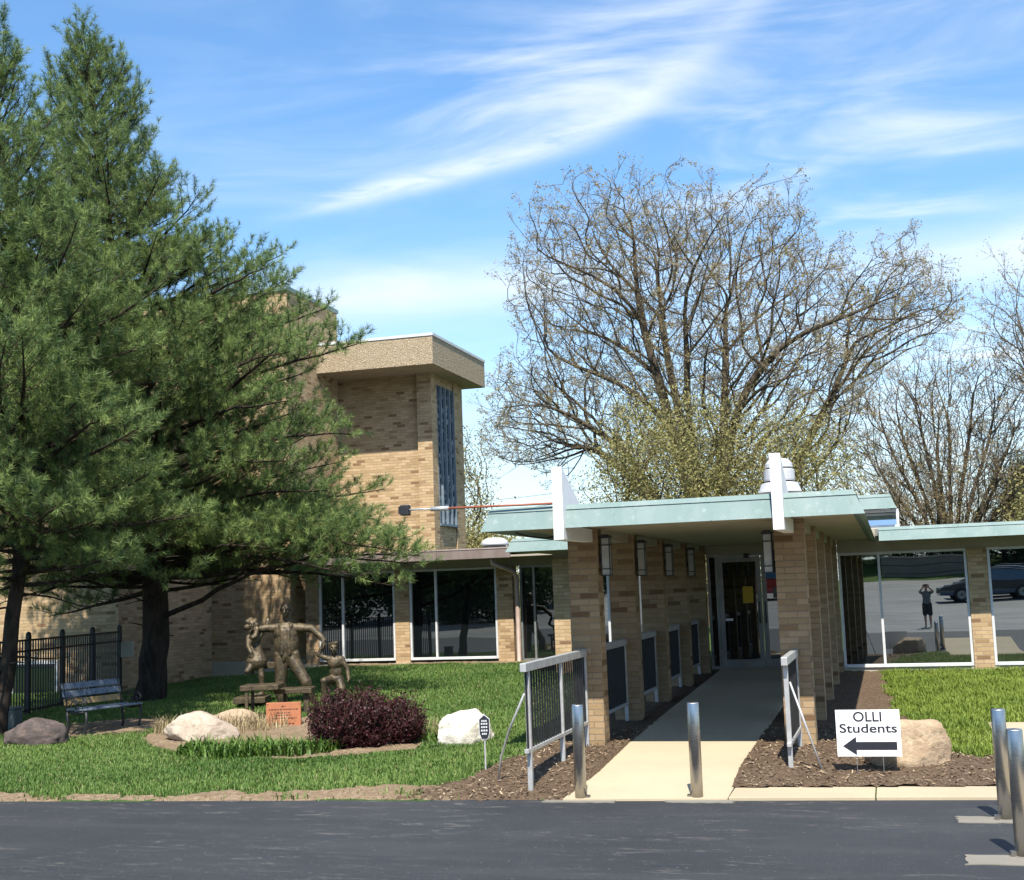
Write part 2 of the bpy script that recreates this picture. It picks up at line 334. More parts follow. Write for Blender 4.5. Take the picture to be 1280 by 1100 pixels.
# ------------------------------------------------------------------ mesh helpers
def chain_loc(o):
    q = Vector((0, 0, 0))
    while o is not None:
        if abs(o.rotation_euler[2]) > 1e-6: return Vector((0, 0, 0))      # turned things are built in their own axes
        q = q+o.location; o = o.parent
    return q
class MB:
    def __init__(s): s.v = []; s.f = []
    def box(s, x0, x1, y0, y1, z0, z1):
        b = len(s.v)
        s.v += [(x0,y0,z0),(x1,y0,z0),(x1,y1,z0),(x0,y1,z0),(x0,y0,z1),(x1,y0,z1),(x1,y1,z1),(x0,y1,z1)]
        s.f += [tuple(b+i for i in q) for q in ((0,3,2,1),(4,5,6,7),(0,1,5,4),(1,2,6,5),(2,3,7,6),(3,0,4,7))]
        return s
    def loft(s, rings, cap=True):
        b = len(s.v); n = len(rings[0])
        for r in rings: s.v += [tuple(p) for p in r]
        for k in range(len(rings)-1):
            for i in range(n):
                j = (i+1) % n
                s.f.append((b+k*n+i, b+k*n+j, b+(k+1)*n+j, b+(k+1)*n+i))
        if cap:
            s.f.append(tuple(b+i for i in reversed(range(n)))); e = b+(len(rings)-1)*n
            s.f.append(tuple(e+i for i in range(n)))
        return s
    def prism(s, prof, axis, a, c):
        """prof: 2-D outline in the other two axes"""
        def P(q, t):
            return {'x': (t, q[0], q[1]), 'y': (q[0], t, q[1]), 'z': (q[0], q[1], t)}[axis]
        return s.loft([[P(q, a) for q in prof], [P(q, c) for q in prof]])
    def tube(s, pts, radii, n=8, cap=True):
        pts = [Vector(p) for p in pts]
        if not hasattr(radii, '__len__'): radii = [radii]*len(pts)
        rings = []; ref = None
        for i, p in enumerate(pts):
            d = (pts[min(i+1, len(pts)-1)] - pts[max(i-1, 0)]).normalized()
            if ref is None: ref = Vector((0, 0, 1)) if abs(d.z) < 0.9 else Vector((1, 0, 0))
            a = d.cross(ref).normalized(); c = d.cross(a); ref = a.cross(d)
            rings.append([p + (a*math.cos(2*PI*k/n) + c*math.sin(2*PI*k/n))*radii[i] for k in range(n)])
        return s.loft(rings, cap)
    def bar(s, p, q, w, h=None):
        """square bar from p to q"""
        p, q = Vector(p), Vector(q); h = h or w; d = (q-p).normalized()
        up = Vector((0, 0, 1)) if abs(d.z) < 0.95 else Vector((0, 1, 0))
        a = d.cross(up).normalized()*w/2; c = a.cross(d).normalized()*h/2
        return s.loft([[e-a-c, e+a-c, e+a+c, e-a+c] for e in (p, q)])
    def lathe(s, prof, c, n=24):
        return s.loft([[(c[0]+r*math.cos(2*PI*k/n), c[1]+r*math.sin(2*PI*k/n), c[2]+z) for k in range(n)] for r, z in prof])
    def build(s, name, m, parent=None, bevel=0.0, smooth=False, loc=None):
        me = bpy.data.meshes.new(name); v = s.v; q = chain_loc(parent)
        if q.length: v = [(a-q.x, b-q.y, c-q.z) for a, b, c in v]
        if loc is not None: v = [(a-loc[0], b-loc[1], c-loc[2]) for a, b, c in v]
        me.from_pydata(v, [], s.f)
        bm = bmesh.new(); bm.from_mesh(me); bmesh.ops.recalc_face_normals(bm, faces=bm.faces); bm.to_mesh(me); bm.free()
        me.materials.append(M[m] if isinstance(m, str) else m)
        o = bpy.data.objects.new(name, me); COL.objects.link(o)
        if loc is not None: o.location = loc
        if parent is not None: o.parent = parent
        if bevel:
            b = o.modifiers.new('bevel', 'BEVEL'); b.width = bevel; b.segments = 2; b.limit_method = 'ANGLE'
        if smooth: me.shade_smooth() if hasattr(me, 'shade_smooth') else None
        return o
def fast_mesh(name, V, F, m, parent=None, tint=None, smooth=False):
    """V (n,3), F (k,3 or 4) numpy arrays; tint per vertex"""
    me = bpy.data.meshes.new(name); V = np.asarray(V)-np.array(chain_loc(parent)); V = np.ascontiguousarray(V, dtype=np.float32); F = np.ascontiguousarray(F, dtype=np.int32)
    k = F.shape[1]
    me.vertices.add(len(V)); me.vertices.foreach_set('co', V.ravel())
    me.loops.add(F.size); me.loops.foreach_set('vertex_index', F.ravel())
    me.polygons.add(len(F)); me.polygons.foreach_set('loop_start', np.arange(0, F.size, k, dtype=np.int32)); me.polygons.foreach_set('loop_total', np.full(len(F), k, dtype=np.int32))
    if smooth: me.polygons.foreach_set('use_smooth', np.ones(len(F), dtype=bool))
    me.update(calc_edges=True)
    if tint is not None:
        a = me.attributes.new('Tint', 'FLOAT', 'POINT'); a.data.foreach_set('value', np.ascontiguousarray(tint, dtype=np.float32))
    me.materials.append(M[m] if isinstance(m, str) else m)
    o = bpy.data.objects.new(name, me); COL.objects.link(o)
    if parent is not None: o.parent = parent
    return o
def tag(o, label=None, cat=None, group=None, kind=None):
    for k, v in (('label', label), ('category', cat), ('group', group), ('kind', kind)):
        if v: o[k] = v
    return o
def thing(name, label, cat, loc=(0, 0, 0), rz=0.0, group=None):
    o = bpy.data.objects.new(name, None); COL.objects.link(o); o.location = loc; o.rotation_euler = (0, 0, rz)
    o.empty_display_size = 0.2
    return tag(o, label, cat, group)
def dup(root, loc, label=None, rz=None):
    def cp(o, par):
        c = o.copy(); COL.objects.link(c)
        if par is not None: c.parent = par
        for ch in list(o.children): cp(ch, c)
        return c
    r = cp(root, None); r.location = loc
    if rz is not None: r.rotation_euler = (0, 0, rz)
    if label: r['label'] = label
    return r
def sstep(x, a, b):
    t = np.clip((np.asarray(x, dtype=float)-a)/(b-a), 0, 1); return t*t*(3-2*t)
def vnoise(x, y, s=1.0, seed=0):
    """cheap smooth noise from sines"""
    x = np.asarray(x)*s; y = np.asarray(y)*s
    return (np.sin(x*1.7+seed+1.3*np.sin(y*1.1+seed*2.1))+np.sin(y*2.3-seed+1.7*np.sin(x*0.9+seed))+np.sin((x+y)*3.1+seed*1.7)*0.6+np.sin((x-y)*5.3+seed*0.7)*0.4)/3.0

# ------------------------------------------------------------------ ground
def edge_y(X): return 12.38+0.085*np.asarray(X, dtype=float)      # where the asphalt stops
def walk_z(Y): return np.interp(Y, [12.2, 15.3, 24.4], [0.0, 0.15, 0.41])
def g(X, Y):
    X = np.asarray(X, dtype=float); Y = np.asarray(Y, dtype=float)
    t = Y-edge_y(X)
    amp = 0.40-0.24*sstep(-X, 12.0, 15.5)
    lawn = 0.03*sstep(t, 0, 0.6)+amp*sstep(t, 2.0, 16.0)
    rt = 0.10*sstep(t, 0.0, 1.6)+0.018*np.clip(t, 0, 14)
    s = sstep(X, -5.6, -3.8)
    rt = rt-0.14*((X > -3.1) & (X < -1.6) & (Y > 12.0) & (Y < 25.0))
    z = lawn*(1-s)+rt*s
    z = np.where(t < 0, -0.05, z)
    z = z+0.02*vnoise(X, Y, 1.3, 3)*sstep(t, 0.5, 2)*(1-s)
    return np.where(Y > 40, np.minimum(z, 0.4), z)
def axis_vals(lo, hi, fine_lo, fine_hi, step):
    a = list(np.arange(fine_lo, fine_hi+1e-6, step)); x = fine_hi; d = step
    while x < hi: d *= 1.5; x = min(x+d, hi); a.append(x)
    x = fine_lo; d = step
    while x > lo: d *= 1.5; x = max(x-d, lo); a.insert(0, x)
    return np.array(a)
def grid_faces(nx, ny):
    i = np.arange(nx*ny).reshape(ny, nx)
    return np.stack([i[:-1, :-1], i[:-1, 1:], i[1:, 1:], i[1:, :-1]], -1).reshape(-1, 4)
def rise(Y):   # the lot climbs gently away from the building
    Y = np.asarray(Y, dtype=float)
    return np.where(Y < 9, 0.05*(9-np.maximum(Y, -44))+0.01*np.maximum(-44-Y, 0), 0.0)
def ground_sheet():
    xs = axis_vals(-1500, 1500, -20, 5, 0.25); ys = axis_vals(11.0, 2500, 11.0, 30, 0.25)
    X, Y = np.meshgrid(xs, ys); Z = g(X, Y)
    Z = np.where((Y < 12.6) & (Z < 0), -0.05, Z)
    V = np.stack([X, Y, Z], -1).reshape(-1, 3)
    tag(fast_mesh('ground', V, grid_faces(len(xs), len(ys)), 'turf', smooth=True), kind='structure')
    xs = axis_vals(-1500, 1500, -60, 60, 5.0); ys = np.array([-1500, -800, -400, -200, -110, -70, -56, -50, -47, -44.0])
    X, Y = np.meshgrid(xs, ys); Z = rise(Y)+1.6*sstep(-Y, 44, 56)-0.02+0.15*vnoise(X, Y, 0.15, 1)*sstep(-Y, 44, 52)
    tag(fast_mesh('grass_bank', np.stack([X, Y, Z], -1).reshape(-1, 3), grid_faces(len(xs), len(ys)), 'field', smooth=True), kind='structure')
ground_sheet()
def asphalt_sheet():
    xs = np.unique(np.concatenate([axis_vals(-300, 300, -14, 3, 0.5)]))
    V = []; ys = np.array([2.0, 4, 6, 8, 9, 10, 11, 11.5])
    rows = [[(x, y, float(rise(y))) for x in xs] for y in ys]
    rows.append([(x, float(edge_y(np.clip(x, -60, 40)))+0.055+0.02*float(vnoise(x, 0, 3.0, 5)), 0.0) for x in xs])
    V = np.array(rows).reshape(-1, 3)
    tag(fast_mesh('asphalt_lot', V, grid_faces(len(xs), len(rows)), 'asphalt'), kind='structure')
    xs = np.array([-300, -60, -20, 0, 20, 60, 300.0]); ys = np.array([-45, -30, -15, -5, 0, 2.0])
    V = np.array([[(x, y, float(rise(y))-(0.004 if y == 2.0 else 0)) for x in xs] for y in ys]).reshape(-1, 3)
    tag(fast_mesh('old_asphalt_lot', V, grid_faces(len(xs), len(ys)), 'old_asphalt'), kind='structure')
asphalt_sheet()
def drape(name, m, x0, x1, y0, y1, test, res=0.05, off=0.012, relief=0.0, cat=None):
    xs = np.arange(x0, x1+res, res); ys = np.arange(y0, y1+res, res)
    X, Y = np.meshgrid(xs, ys)
    Z = g(X, Y)+off+relief*vnoise(X, Y, 6.0, 2)+relief*0.6*RNG.standard_normal(X.shape)
    te = Y-edge_y(X); Z = Z-(off+relief)*(1-sstep(te, 0.02, 0.2))-0.014*(1-sstep(te, 0.0, 0.1))
    F = grid_faces(len(xs), len(ys)); cx = X.ravel()[F].mean(1); cy = Y.ravel()[F].mean(1)
    F = F[test(cx, cy)]
    u, inv = np.unique(F, return_inverse=True)
    V = np.stack([X, Y, Z], -1).reshape(-1, 3)[u]
    return tag(fast_mesh(name, V, inv.reshape(-1, 4), m, smooth=True), kind='structure')
def left_bed(x, y):     # mulch round the left railing and along the piers
    t = y-edge_y(x); n = vnoise(x, y, 2.2, 4)*0.12
    lim = np.interp(y, [11.6, 12.2, 13, 14, 15.5, 17, 24.4], [-5.4, -4.75, -4.4, -4.15, -4.05, -4.2, -4.3])
    return (t > -0.04) & (x > lim+n) & (x < -3.0) & (y < 24.3)
def in_walk(x, y): return (x > -3.08) & (x < -1.56) & (y > 12.2) & (y < 24.4)
def front_right_bed(x, y):
    n = vnoise(x, y, 2.4, 6)*0.12
    grass = (x > np.interp(y, [13.9, 14.5, 16.3, 17.5, 23.3], [1.0, 0.45, 0.22, 0.0, -0.2])+n) & (y > 14.25+0.12*np.sin(x*7))
    return (x > -1.6) & (x < 2.2) & (y > edge_y(x)+0.5) & (~grass) & ((x < 0.95) | (y < 13.0)) & (y < 24.35) & ((y < 15) | (x < 0.6))
drape('mulch_bed', 'mulch', -5.6, -2.95, 11.8, 24.4, left_bed, 0.05, 0.02, 0.012)
drape('mulch_bed', 'mulch', -1.65, 1.2, 12.6, 24.4, front_right_bed, 0.05, 0.02, 0.012)
def dirt_edge(x, y):
    t = y-edge_y(x); w = 0.34+0.22*vnoise(x, y, 1.1, 8)+0.08*vnoise(x, y, 5, 2)+0.45*sstep(x, -6.6, -5.2)
    return (t > -0.04) & (t < w) & (x < -4.2)
drape('dirt_verge', 'dirt', -16, -4.2, 10.9, 13.2, dirt_edge, 0.05, 0.013, 0.008)
def statue_bed(x, y):
    e = ((x+8.2)/2.35)**2+((y-16.6-0.25*(x+8.2)*-1)/1.75)**2+0.16*vnoise(x, y, 2.0, 9)
    return e < 1.0
drape('flower_bed_soil', 'dirt', -11, -5.4, 14.2, 19.6, statue_bed, 0.06, 0.014, 0.01)
drape('bench_clearing', 'dirt', -13.2, -10.6, 16.4, 19.0, lambda x, y: ((x+11.7)/0.9)**2+((y-17.6)/1.1)**2+0.2*vnoise(x, y, 2.5, 1) < 1, 0.07, 0.012, 0.008)
drape('dirt_along_wall', 'dirt', -13.2, -7.4, 26.6, 28.0, lambda x, y: (y > 27.15+0.15*vnoise(x, y, 2, 3)), 0.08, 0.014, 0.01)

def walkway():
    b = MB(); ys = [12.3, 13.4, 14.4, 15.3, 17, 19, 21, 23, 24.4]; xa = -3.12; xb = -1.58
    rings = []
    for y in ys:
        z = float(walk_z(y))+0.014; ya = y if y > 12.35 else float(edge_y(xa))-0.02; yb = y if y > 12.35 else float(edge_y(xb))-0.02
        rings.append([(xa, ya, z-0.15), (xb, yb, z-0.15), (xb, yb, z), (xa, ya, z)])
    b.loft(rings); tag(b.build('entrance_walk', 'walk'), kind='structure')
    # strip of pavement along the asphalt, in slabs
    for k, (x0, x1) in enumerate(((-1.57, -0.262), (-0.25, 0.86))):
        e0, e1 = float(edge_y(x0))-0.02, float(edge_y(x1))-0.02
        w0 = 1.07-0.11*(x0+1.57)/2.4; w1 = 1.07-0.11*(x1+1.57)/2.4
        b = MB().loft([[(x0, e0, -0.1), (x1, e1, -0.1), (x1, e1+w1-0.09, -0.1), (x0, e0+w0-0.09, -0.1)], [(x0, e0, 0.03), (x1, e1, 0.03), (x1, e1+w1, 0.045), (x0, e0+w0, 0.045)]])
        tag(b.build('pavement_strip', 'strip', bevel=0.006), kind='structure')
    b = MB().loft([[(0.99, 4.0, -0.2), (4.2, 4.0, -0.2), (4.2, 24.3, -0.2), (0.99, 24.3, -0.2)], [(0.99, 4.0, 0.30), (4.2, 4.0, 0.30), (4.2, 24.3, 0.36), (0.99, 24.3, 0.36)]])
    b = MB(); rings = []
    for y in (5.0, 9.0, 12.4, 14, 15.5, 16.8):
        z = float(rise(y))+0.02 if y < 12.4 else float(np.interp(y, [12.4, 14, 24], [0.03, 0.17, 0.33]))
        rings.append([(1.02, y, z-0.2), (3.0, y, z-0.2), (3.0, y, z), (1.02, y, z)])
    tag(b.loft(rings).build('side_pavement', 'strip'), kind='structure')
walkway()
def patch(name, pts, z):
    tag(MB().prism(pts, 'z', z-0.03, z+0.005).build(name, 'patch'), kind='structure')
def ragged(x0, x1, y0, y1, n=9):
    P = []
    for a, b in (((x0, y0), (x1, y0)), ((x1, y0), (x1, y1)), ((x1, y1), (x0, y1)), ((x0, y1), (x0, y0))):
        for k in range(n):
            t = k/n; P.append((a[0]+(b[0]-a[0])*t+random.uniform(-.018, .018), a[1]+(b[1]-a[1])*t+random.uniform(-.018, .018)))
    return P
patch('bollard_patch', ragged(-3.30, -2.62, 12.02, 12.13), 0.002)
patch('bollard_patch', ragged(-2.14, -1.52, 12.08, 12.24), 0.002)
patch('bollard_patch', ragged(0.40, 1.2, 11.28, 11.55), 0.002)
patch('bollard_patch', ragged(0.38, 1.2, 9.68, 10.0), 0.002)

# ------------------------------------------------------------------ grass
def blades(name, m, test, box, n, h, w, lean=0.5, label=None, tintf=None, off=0.0):
    x = RNG.uniform(box[0], box[1], n); y = RNG.uniform(box[2], box[3], n)
    k = test(x, y); x, y = x[k], y[k]; n = len(x)
    z = g(x, y)+off-0.005
    patchy = 0.5+0.5*vnoise(x, y, 1.1, 5); patchy2 = 0.5+0.5*vnoise(x, y, 4.3, 2)
    H = h*RNG.uniform(0.5, 1.15, n)*(0.65+0.6*patchy2); a = RNG.uniform(0, 2*PI, n); L = lean*H*RNG.uniform(0.1, 1.0, n)
    dx, dy = np.cos(a), np.sin(a); ww = w*RNG.uniform(0.6, 1.3, n)
    P = np.stack([x, y, z], -1); side = np.stack([-dy, dx, np.zeros(n)], -1)*ww[:, None]/2; fw = np.stack([dx, dy, np.zeros(n)], -1)
    up = np.array([0, 0, 1.0])
    v0 = P-side; v1 = P+side; mid = P+fw*(L*0.35)[:, None]+up*(H*0.6)[:, None]; v2 = mid+side*0.7; v3 = mid-side*0.7; tip = P+fw*L[:, None]+up*H[:, None]*(1-0.25*(L/H)[:, None])
    V = np.stack([v0, v1, v2, v3, tip], 1).reshape(-1, 3)
    b = np.arange(n)*5
    F = np.concatenate([np.stack([b, b+1, b+2], -1), np.stack([b, b+2, b+3], -1), np.stack([b+3, b+2, b+4], -1)])
    t = np.clip(RNG.uniform(0, 1, n)*0.6+0.45*patchy+0.22*vnoise(x, y, 0.55, 7)-0.1, 0, 1)
    T = np.repeat(t, 5); T[4::5] = np.clip(T[4::5]+0.15, 0, 1)
    o = fast_mesh(name, V, F, m, tint=T)
    return tag(o, label, 'grass', kind='stuff')
def lawn_left(x, y):
    t = y-edge_y(x)
    thin = RNG.uniform(0, 1, len(x)) < np.clip(1.25-(y-12)/16, 0.35, 1)
    return (t > 0.02) & thin & ~(dirt_edge(x, y) & (RNG.uniform(0, 1, len(x)) < 0.965)) & ~(left_bed(x, y) & (RNG.uniform(0, 1, len(x)) < 0.985)) & ~statue_bed(x, y) & (y < np.where(x > -13.2, 27.3, 28)) & ~((((x+11.7)/0.75)**2+((y-17.6)/0.95)**2) < 1)
blades('lawn_grass', 'grass', lawn_left, (-17.5, -3.9, 11.4, 28), 560000, 0.062, 0.0095, 1.0, 'short green mown lawn around the sculpture and the pines')
blades('lawn_straw', 'straw', lawn_left, (-17.5, -3.9, 11.4, 28), 22000, 0.055, 0.009, 1.4, 'dry pale blades scattered through the mown lawn')
def lawn_right(x, y): return ~front_right_bed(x, y) & (x > -0.3) & ((x < 1.02) | (y > 16.9)) & (y > 14.0) & (y < 24.2)
blades('tall_grass', 'grass_bright', lawn_right, (-0.3, 3.0, 14, 24.2), 70000, 0.115, 0.011, 1.2, 'longer bright green grass in front of the right-hand windows')
blades('tall_grass', 'grass_bright', lambda x, y: x > 3.0, (3.0, 7.0, 14, 24.2), 26000, 0.15, 0.022, 1.1, 'bright green grass on the far side of the side pavement')

# ------------------------------------------------------------------ entrance canopy
SOF = 2.71
def fascia(root, x0, x1, yf, yb, zb, zt, inset=0.11, cap=0.055, name='fascia', sides=('f', 'l', 'r'), mat='copper'):
    """flared sheet-metal edge: leans out towards its lower lip, with a cap strip on top"""
    zc = zt-cap; cl = 0.012
    def prof(k):   # outward offset/height pairs going round the section
        return [(0.0, zb), (-inset*0.78, zc), (-inset*0.78+cl, zc+0.001), (-inset, zt), (-inset-0.06, zt), (-inset-0.06, zb+0.06), (-0.06, zb+0.002)]
    b = MB(); P = prof(0)
    line = []
    if 'l' in sides: line += [(x0, yb, -1, 0)]
    line += [(x0, yf, -1 if 'l' in sides else 0, -1), (x1, yf, 1 if 'r' in sides else 0, -1)]
    if 'r' in sides: line += [(x1, yb, 1, 0)]
    rings = [[(x+sx*o, y+sy*o, z) for o, z in P] for x, y, sx, sy in line]
    b.loft(rings)
    # standing seams
    s = b; x = x0+1.25
    while x < x1-0.4:
        s.loft([[(x+a, yf-P[0][0]-0.003, zb+0.004), (x+a, yf+inset*0.78-0.003, zc-0.002), (x+a, yf+inset*0.78+0.006, zc-0.002), (x+a, yf+0.006, zb+0.004)] for a in (-0.006, 0.006)]); x += 1.33
    return b.build(name, mat, root)
C = thing('entrance_canopy', 'long flat entrance canopy with green copper edge on rows of brick piers', 'canopy', (-2.2, 15.0, 0.2))
CX0, CX1, CY0, CY1 = -4.36, -0.20, 13.66, 24.32
fascia(C, CX0, CX1, CY0, CY1, 2.665, 2.925)
MB().box(CX0+0.06, CX1-0.06, CY0+0.08, CY1+0.013, SOF, SOF+0.05).build('soffit', 'soffit', C)
MB().box(CX0+0.18, CX1-0.18, CY0+0.18, CY1+1.5, 2.80, 2.90).build('roof', 'roof', C)
for k in range(5):
    y = 15.0+2.3*k; d = 0.28 if k < 4 else 0.19
    for x0, x1 in ((-3.69, -3.33), (-1.25, -0.91)):
        zb = float(g((x0+x1)/2, y))-0.15
        MB().box(x0, x1, y, y+d, zb, SOF+0.005).build('pier', 'brick_pier_shaded', C, bevel=0.004)
for xc, yb in ((-3.435, 14.5), (-1.075, 14.6)):
    h = 0.057
    prof = [(13.585, 2.535), (13.585, 3.335), (13.615, 3.335), (yb, 2.93), (yb, 2.70), (15.0, 2.70), (15.0, 2.545)]
    f = MB().prism(prof, 'x', xc-h, xc+h).build('fin', 'white', C, bevel=0.004)
# beam above the piers, both rows
for x0, x1 in ((-3.63, -3.40), (-1.19, -0.96)):
    MB().box(x0, x1, 15.28, 24.3, 2.60, SOF+0.002).build('beam', 'soffit', C)

def lantern():
    r = thing('wall_lantern', 'black framed opal wall lantern on the first left-hand canopy pier', 'lantern', (0, 0, 0), 0, 'lanterns on the canopy piers')
    w, d, h = 0.055, 0.055, 0.46
    f = MB(); t = 0.011
    for sx in (-1, 1):
        for sy in (-1, 1): f.box(sx*w-t/2*(1+sx)*1.0+ (0 if sx > 0 else 0), sx*w-t/2*(1+sx)+t, sy*d-t/2*(1+sy), sy*d-t/2*(1+sy)+t, 0, h)
    for z in (0.0, 0.075, 0.36, h-0.012): f.box(-w-0.004, w+0.004, -d-0.004, d+0.004, z, z+0.012)
    f.box(-w-0.012, w+0.012, -d-0.012, d+0.012, h, h+0.018); f.box(-w+0.01, w-0.01, -d+0.01, d-0.01, h+0.018, h+0.034)
    f.build('frame', 'black_metal', r)
    MB().box(-w+0.006, w-0.006, -d+0.006, d-0.006, 0.014, h-0.014).build('glass', 'opal', r)
    MB().box(-w-0.035, -w-0.004, -0.03, 0.03, 0.16, 0.26).build('bracket', 'black_metal', r)
    return r
L0 = lantern(); L0.location = (-3.245, 15.12, 2.14)
names = ['second', 'third', 'fourth']
for k in range(1, 4): dup(L0, (-3.245, 15.12+2.3*k, 2.14), 'black framed opal wall lantern on the %s left-hand canopy pier from the front' % names[k-1])
dup(L0, (-1.335, 15.12, 2.10), 'black framed opal wall lantern on the front right-hand canopy pier', PI)

# ------------------------------------------------------------------ railings
def railing(name, label, x, y0, y1, zt, zb, posts, m='rail', group='railings between the canopy piers', bars=None, base=None):
    r = thing(name, label, 'railing', (x, (y0+y1)/2, float(g(x, y0))), 0, group)
    MB().box(x-0.032, x+0.032, y0, y1, zt-0.085, zt).build('top_rail', m, r, bevel=0.006)
    MB().box(x-0.022, x+0.022, y0+0.03, y1-0.005, zb, zb+0.04).build('bottom_rail', m, r, bevel=0.004)
    for p in posts:
        MB().box(x-0.024, x+0.024, p-0.024, p+0.024, float(g(x, p))-0.1, zt-0.086).build('post', m, r, bevel=0.004)
    n = int(round((y1-y0)/0.1))
    for k in range(1, n):
        yy = y0+(y1-y0)*k/n
        if min(abs(yy-p) for p in posts) < 0.035: continue
        MB().box(x-0.009, x+0.009, yy-0.009, yy+0.009, zb+0.041, zt-0.086).build('baluster', 'dark_bar', r)
    return r
rl = railing('railing', 'long aluminium railing standing out from the front left-hand pier over the mulch', -3.53, 12.30, 14.99, 1.285, 0.41, (12.45, 13.78, 14.95), group='front railings')
b = MB(); b.tube([(-3.56, 12.43, 0.98), (-3.78, 12.62, 0.62), (-3.93, 12.78, 0.32), (-3.99, 12.82, -0.02)], 0.012, 8); b.build('brace', 'rail', rl, smooth=True)
rr = railing('railing', 'short aluminium railing with a diagonal brace at the front right-hand pier', -1.085, 13.38, 14.99, 1.235, 0.34, (13.5, 14.94), group='front railings')
MB().tube([(-1.05, 13.5, 0.98), (-0.76, 13.45, 0.05)], 0.011, 8).build('brace', 'rail', rr, smooth=True)
words = ['first', 'second', 'third', 'fourth']
for k in range(4):
    y0 = 15.0+2.3*k+0.285; y1 = 15.0+2.3*(k+1)-0.005
    for side, x in (('left', -3.51), ('right', -1.08)):
        railing('railing', 'railing with dark balusters in the %s gap of the %s-hand row of piers' % (words[k], side), x, y0, y1, 1.30+0.02*k, 0.42+0.03*k, (y0+0.06, y1-0.06))

# ------------------------------------------------------------------ windows
def window_x(root, x0, x1, z0, z1, y, mull=(), fw=0.045, m='frame_white', gm='glass', tilt=0.0, name='window', yaw=0.0):
    """framed glazing in a wall that faces -y; panes are children of the frame"""
    f = MB(); d = 0.06
    f.box(x0, x0+fw, y-d, y+0.02, z0, z1); f.box(x1-fw, x1, y-d, y+0.02, z0, z1)
    f.box(x0+fw, x1-fw, y-d-0.02, y+0.02, z0, z0+fw*1.25); f.box(x0+fw, x1-fw, y-d, y+0.02, z1-fw, z1)
    for q in mull: f.box(q-fw/2, q+fw/2, y-d, y+0.02, z0+fw*1.25, z1-fw)
    fo = f.build(name, m, root, bevel=0.003)
    e = [x0+fw]+[q+s*fw/2 for q in mull for s in (-1, 1)]+[x1-fw]
    for a, c in zip(e[::2], e[1::2]):
        w = c-a
        P = MB().loft([[(a, y-0.012, z0+fw*1.25), (c, y-0.012+yaw*w, z0+fw*1.25), (c, y-0.012+tilt+yaw*w, z1-fw), (a, y-0.012+tilt, z1-fw)], [(a, y+0.004, z0+fw*1.25), (c, y+0.004+yaw*w, z0+fw*1.25), (c, y+0.004+tilt+yaw*w, z1-fw), (a, y+0.004+tilt, z1-fw)]])
        P.build('pane', gm, fo)
    return fo
# ------------------------------------------------------------------ right-hand wing
Wg = thing('office_wing', 'low right-hand wing with big mirrored windows, brick piers and pale copper edge', 'building', (3.5, 24.4, 0.35))
WY = 24.4
for x0, x1, q in ((-0.90, 1.335, (-0.18,)), (1.68, 3.95, (2.4,)), (4.3, 6.55, (5.05,))): window_x(Wg, x0, x1, 0.40, 2.475, WY, q, tilt=0.011, yaw=-0.014)
for x0, x1 in ((1.34, 1.675), (3.955, 4.295), (6.555, 6.9)): MB().box(x0, x1, WY-0.09, WY+0.3, 0.1, 2.476).build('pier', 'brick', Wg)
MB().box(-0.905, 8.0, WY-0.05, WY+0.3, 2.477, 2.735).build('header', 'soffit', Wg); MB().box(-0.905, -0.15, WY-0.06, WY+0.3, 2.737, 2.90).build('header', 'soffit', Wg)
MB().box(-0.905, 8.0, WY-0.045, WY+0.3, 0.02, 0.396).build('sill_wall', 'stone_base', Wg)
MB().box(6.91, 8.0, WY, WY+0.3, 0.396, 2.476).build('wall', 'brick', Wg)
fascia(Wg, -0.14, 9.0, 23.40, 23.9, 2.645, 2.885, inset=0.10, sides=('f',))
MB().box(-0.13, 9.0, 23.47, 24.36, 2.655, 2.70).build('soffit', 'soffit', Wg)
MB().box(-0.2, 9.0, 23.6, 33.0, 2.74, 2.86).build('roof', 'roof', Wg)
MB().box(7.9, 8.0, WY+0.31, 33.0, 0.0, 2.73).build('end_wall', 'brick', Wg)
# raised clerestory over the hall
K = thing('clerestory', 'raised glazed roof monitor with copper edge behind the canopy roof', 'roof monitor', (-1.7, 24.9, 2.88))
fascia(K, -3.7, 0.20, 24.35, 25.2, 3.255, 3.525, inset=0.11, sides=('f', 'r'))
MB().box(-3.7, 0.02, 24.6, 29.0, 3.42, 3.50).build('roof', 'roof', K)
window_x(K, -3.6, 0.235, 2.90, 3.25, 24.66, (-2.4, -1.1), fw=0.05, gm='glass_sky', tilt=0.06)
MB().box(-3.6, 0.20, 24.80, 28.9, 2.88, 3.26).build('wall', 'white', K)
# ------------------------------------------------------------------ entrance hall front
E_ = thing('entrance_hall', 'glazed entrance front with aluminium double door at the end of the covered walk', 'entrance', (-2.3, 24.4, 0.42))
def door_leaf(x0, x1, handle_x, hinge):
    z0, z1 = 0.425, 2.488; d = MB(); fw = 0.085; y = 24.40
    d.box(x0, x0+fw, y-0.05, y, z0, z1); d.box(x1-fw, x1, y-0.05, y, z0, z1); d.box(x0+fw, x1-fw, y-0.05, y, z0, z0+0.16); d.box(x0+fw, x1-fw, y-0.05, y, z1-0.1, z1)
    o = d.build('door', 'alum', E_, bevel=0.003)
    MB().box(x0+fw, x1-fw, y-0.03, y-0.018, z0+0.16, z1-0.1).build('pane', 'glass_dark', o)
    MB().tube([(handle_x, y-0.05, 1.25), (handle_x, y-0.11, 1.27), (handle_x, y-0.11, 1.62), (handle_x, y-0.05, 1.64)], 0.012, 8).build('handle', 'black_metal', o, smooth=True)
    return o
d1 = door_leaf(-3.10, -2.31, -2.36, 0); d2 = door_leaf(-2.30, -1.51, -2.25, 0)
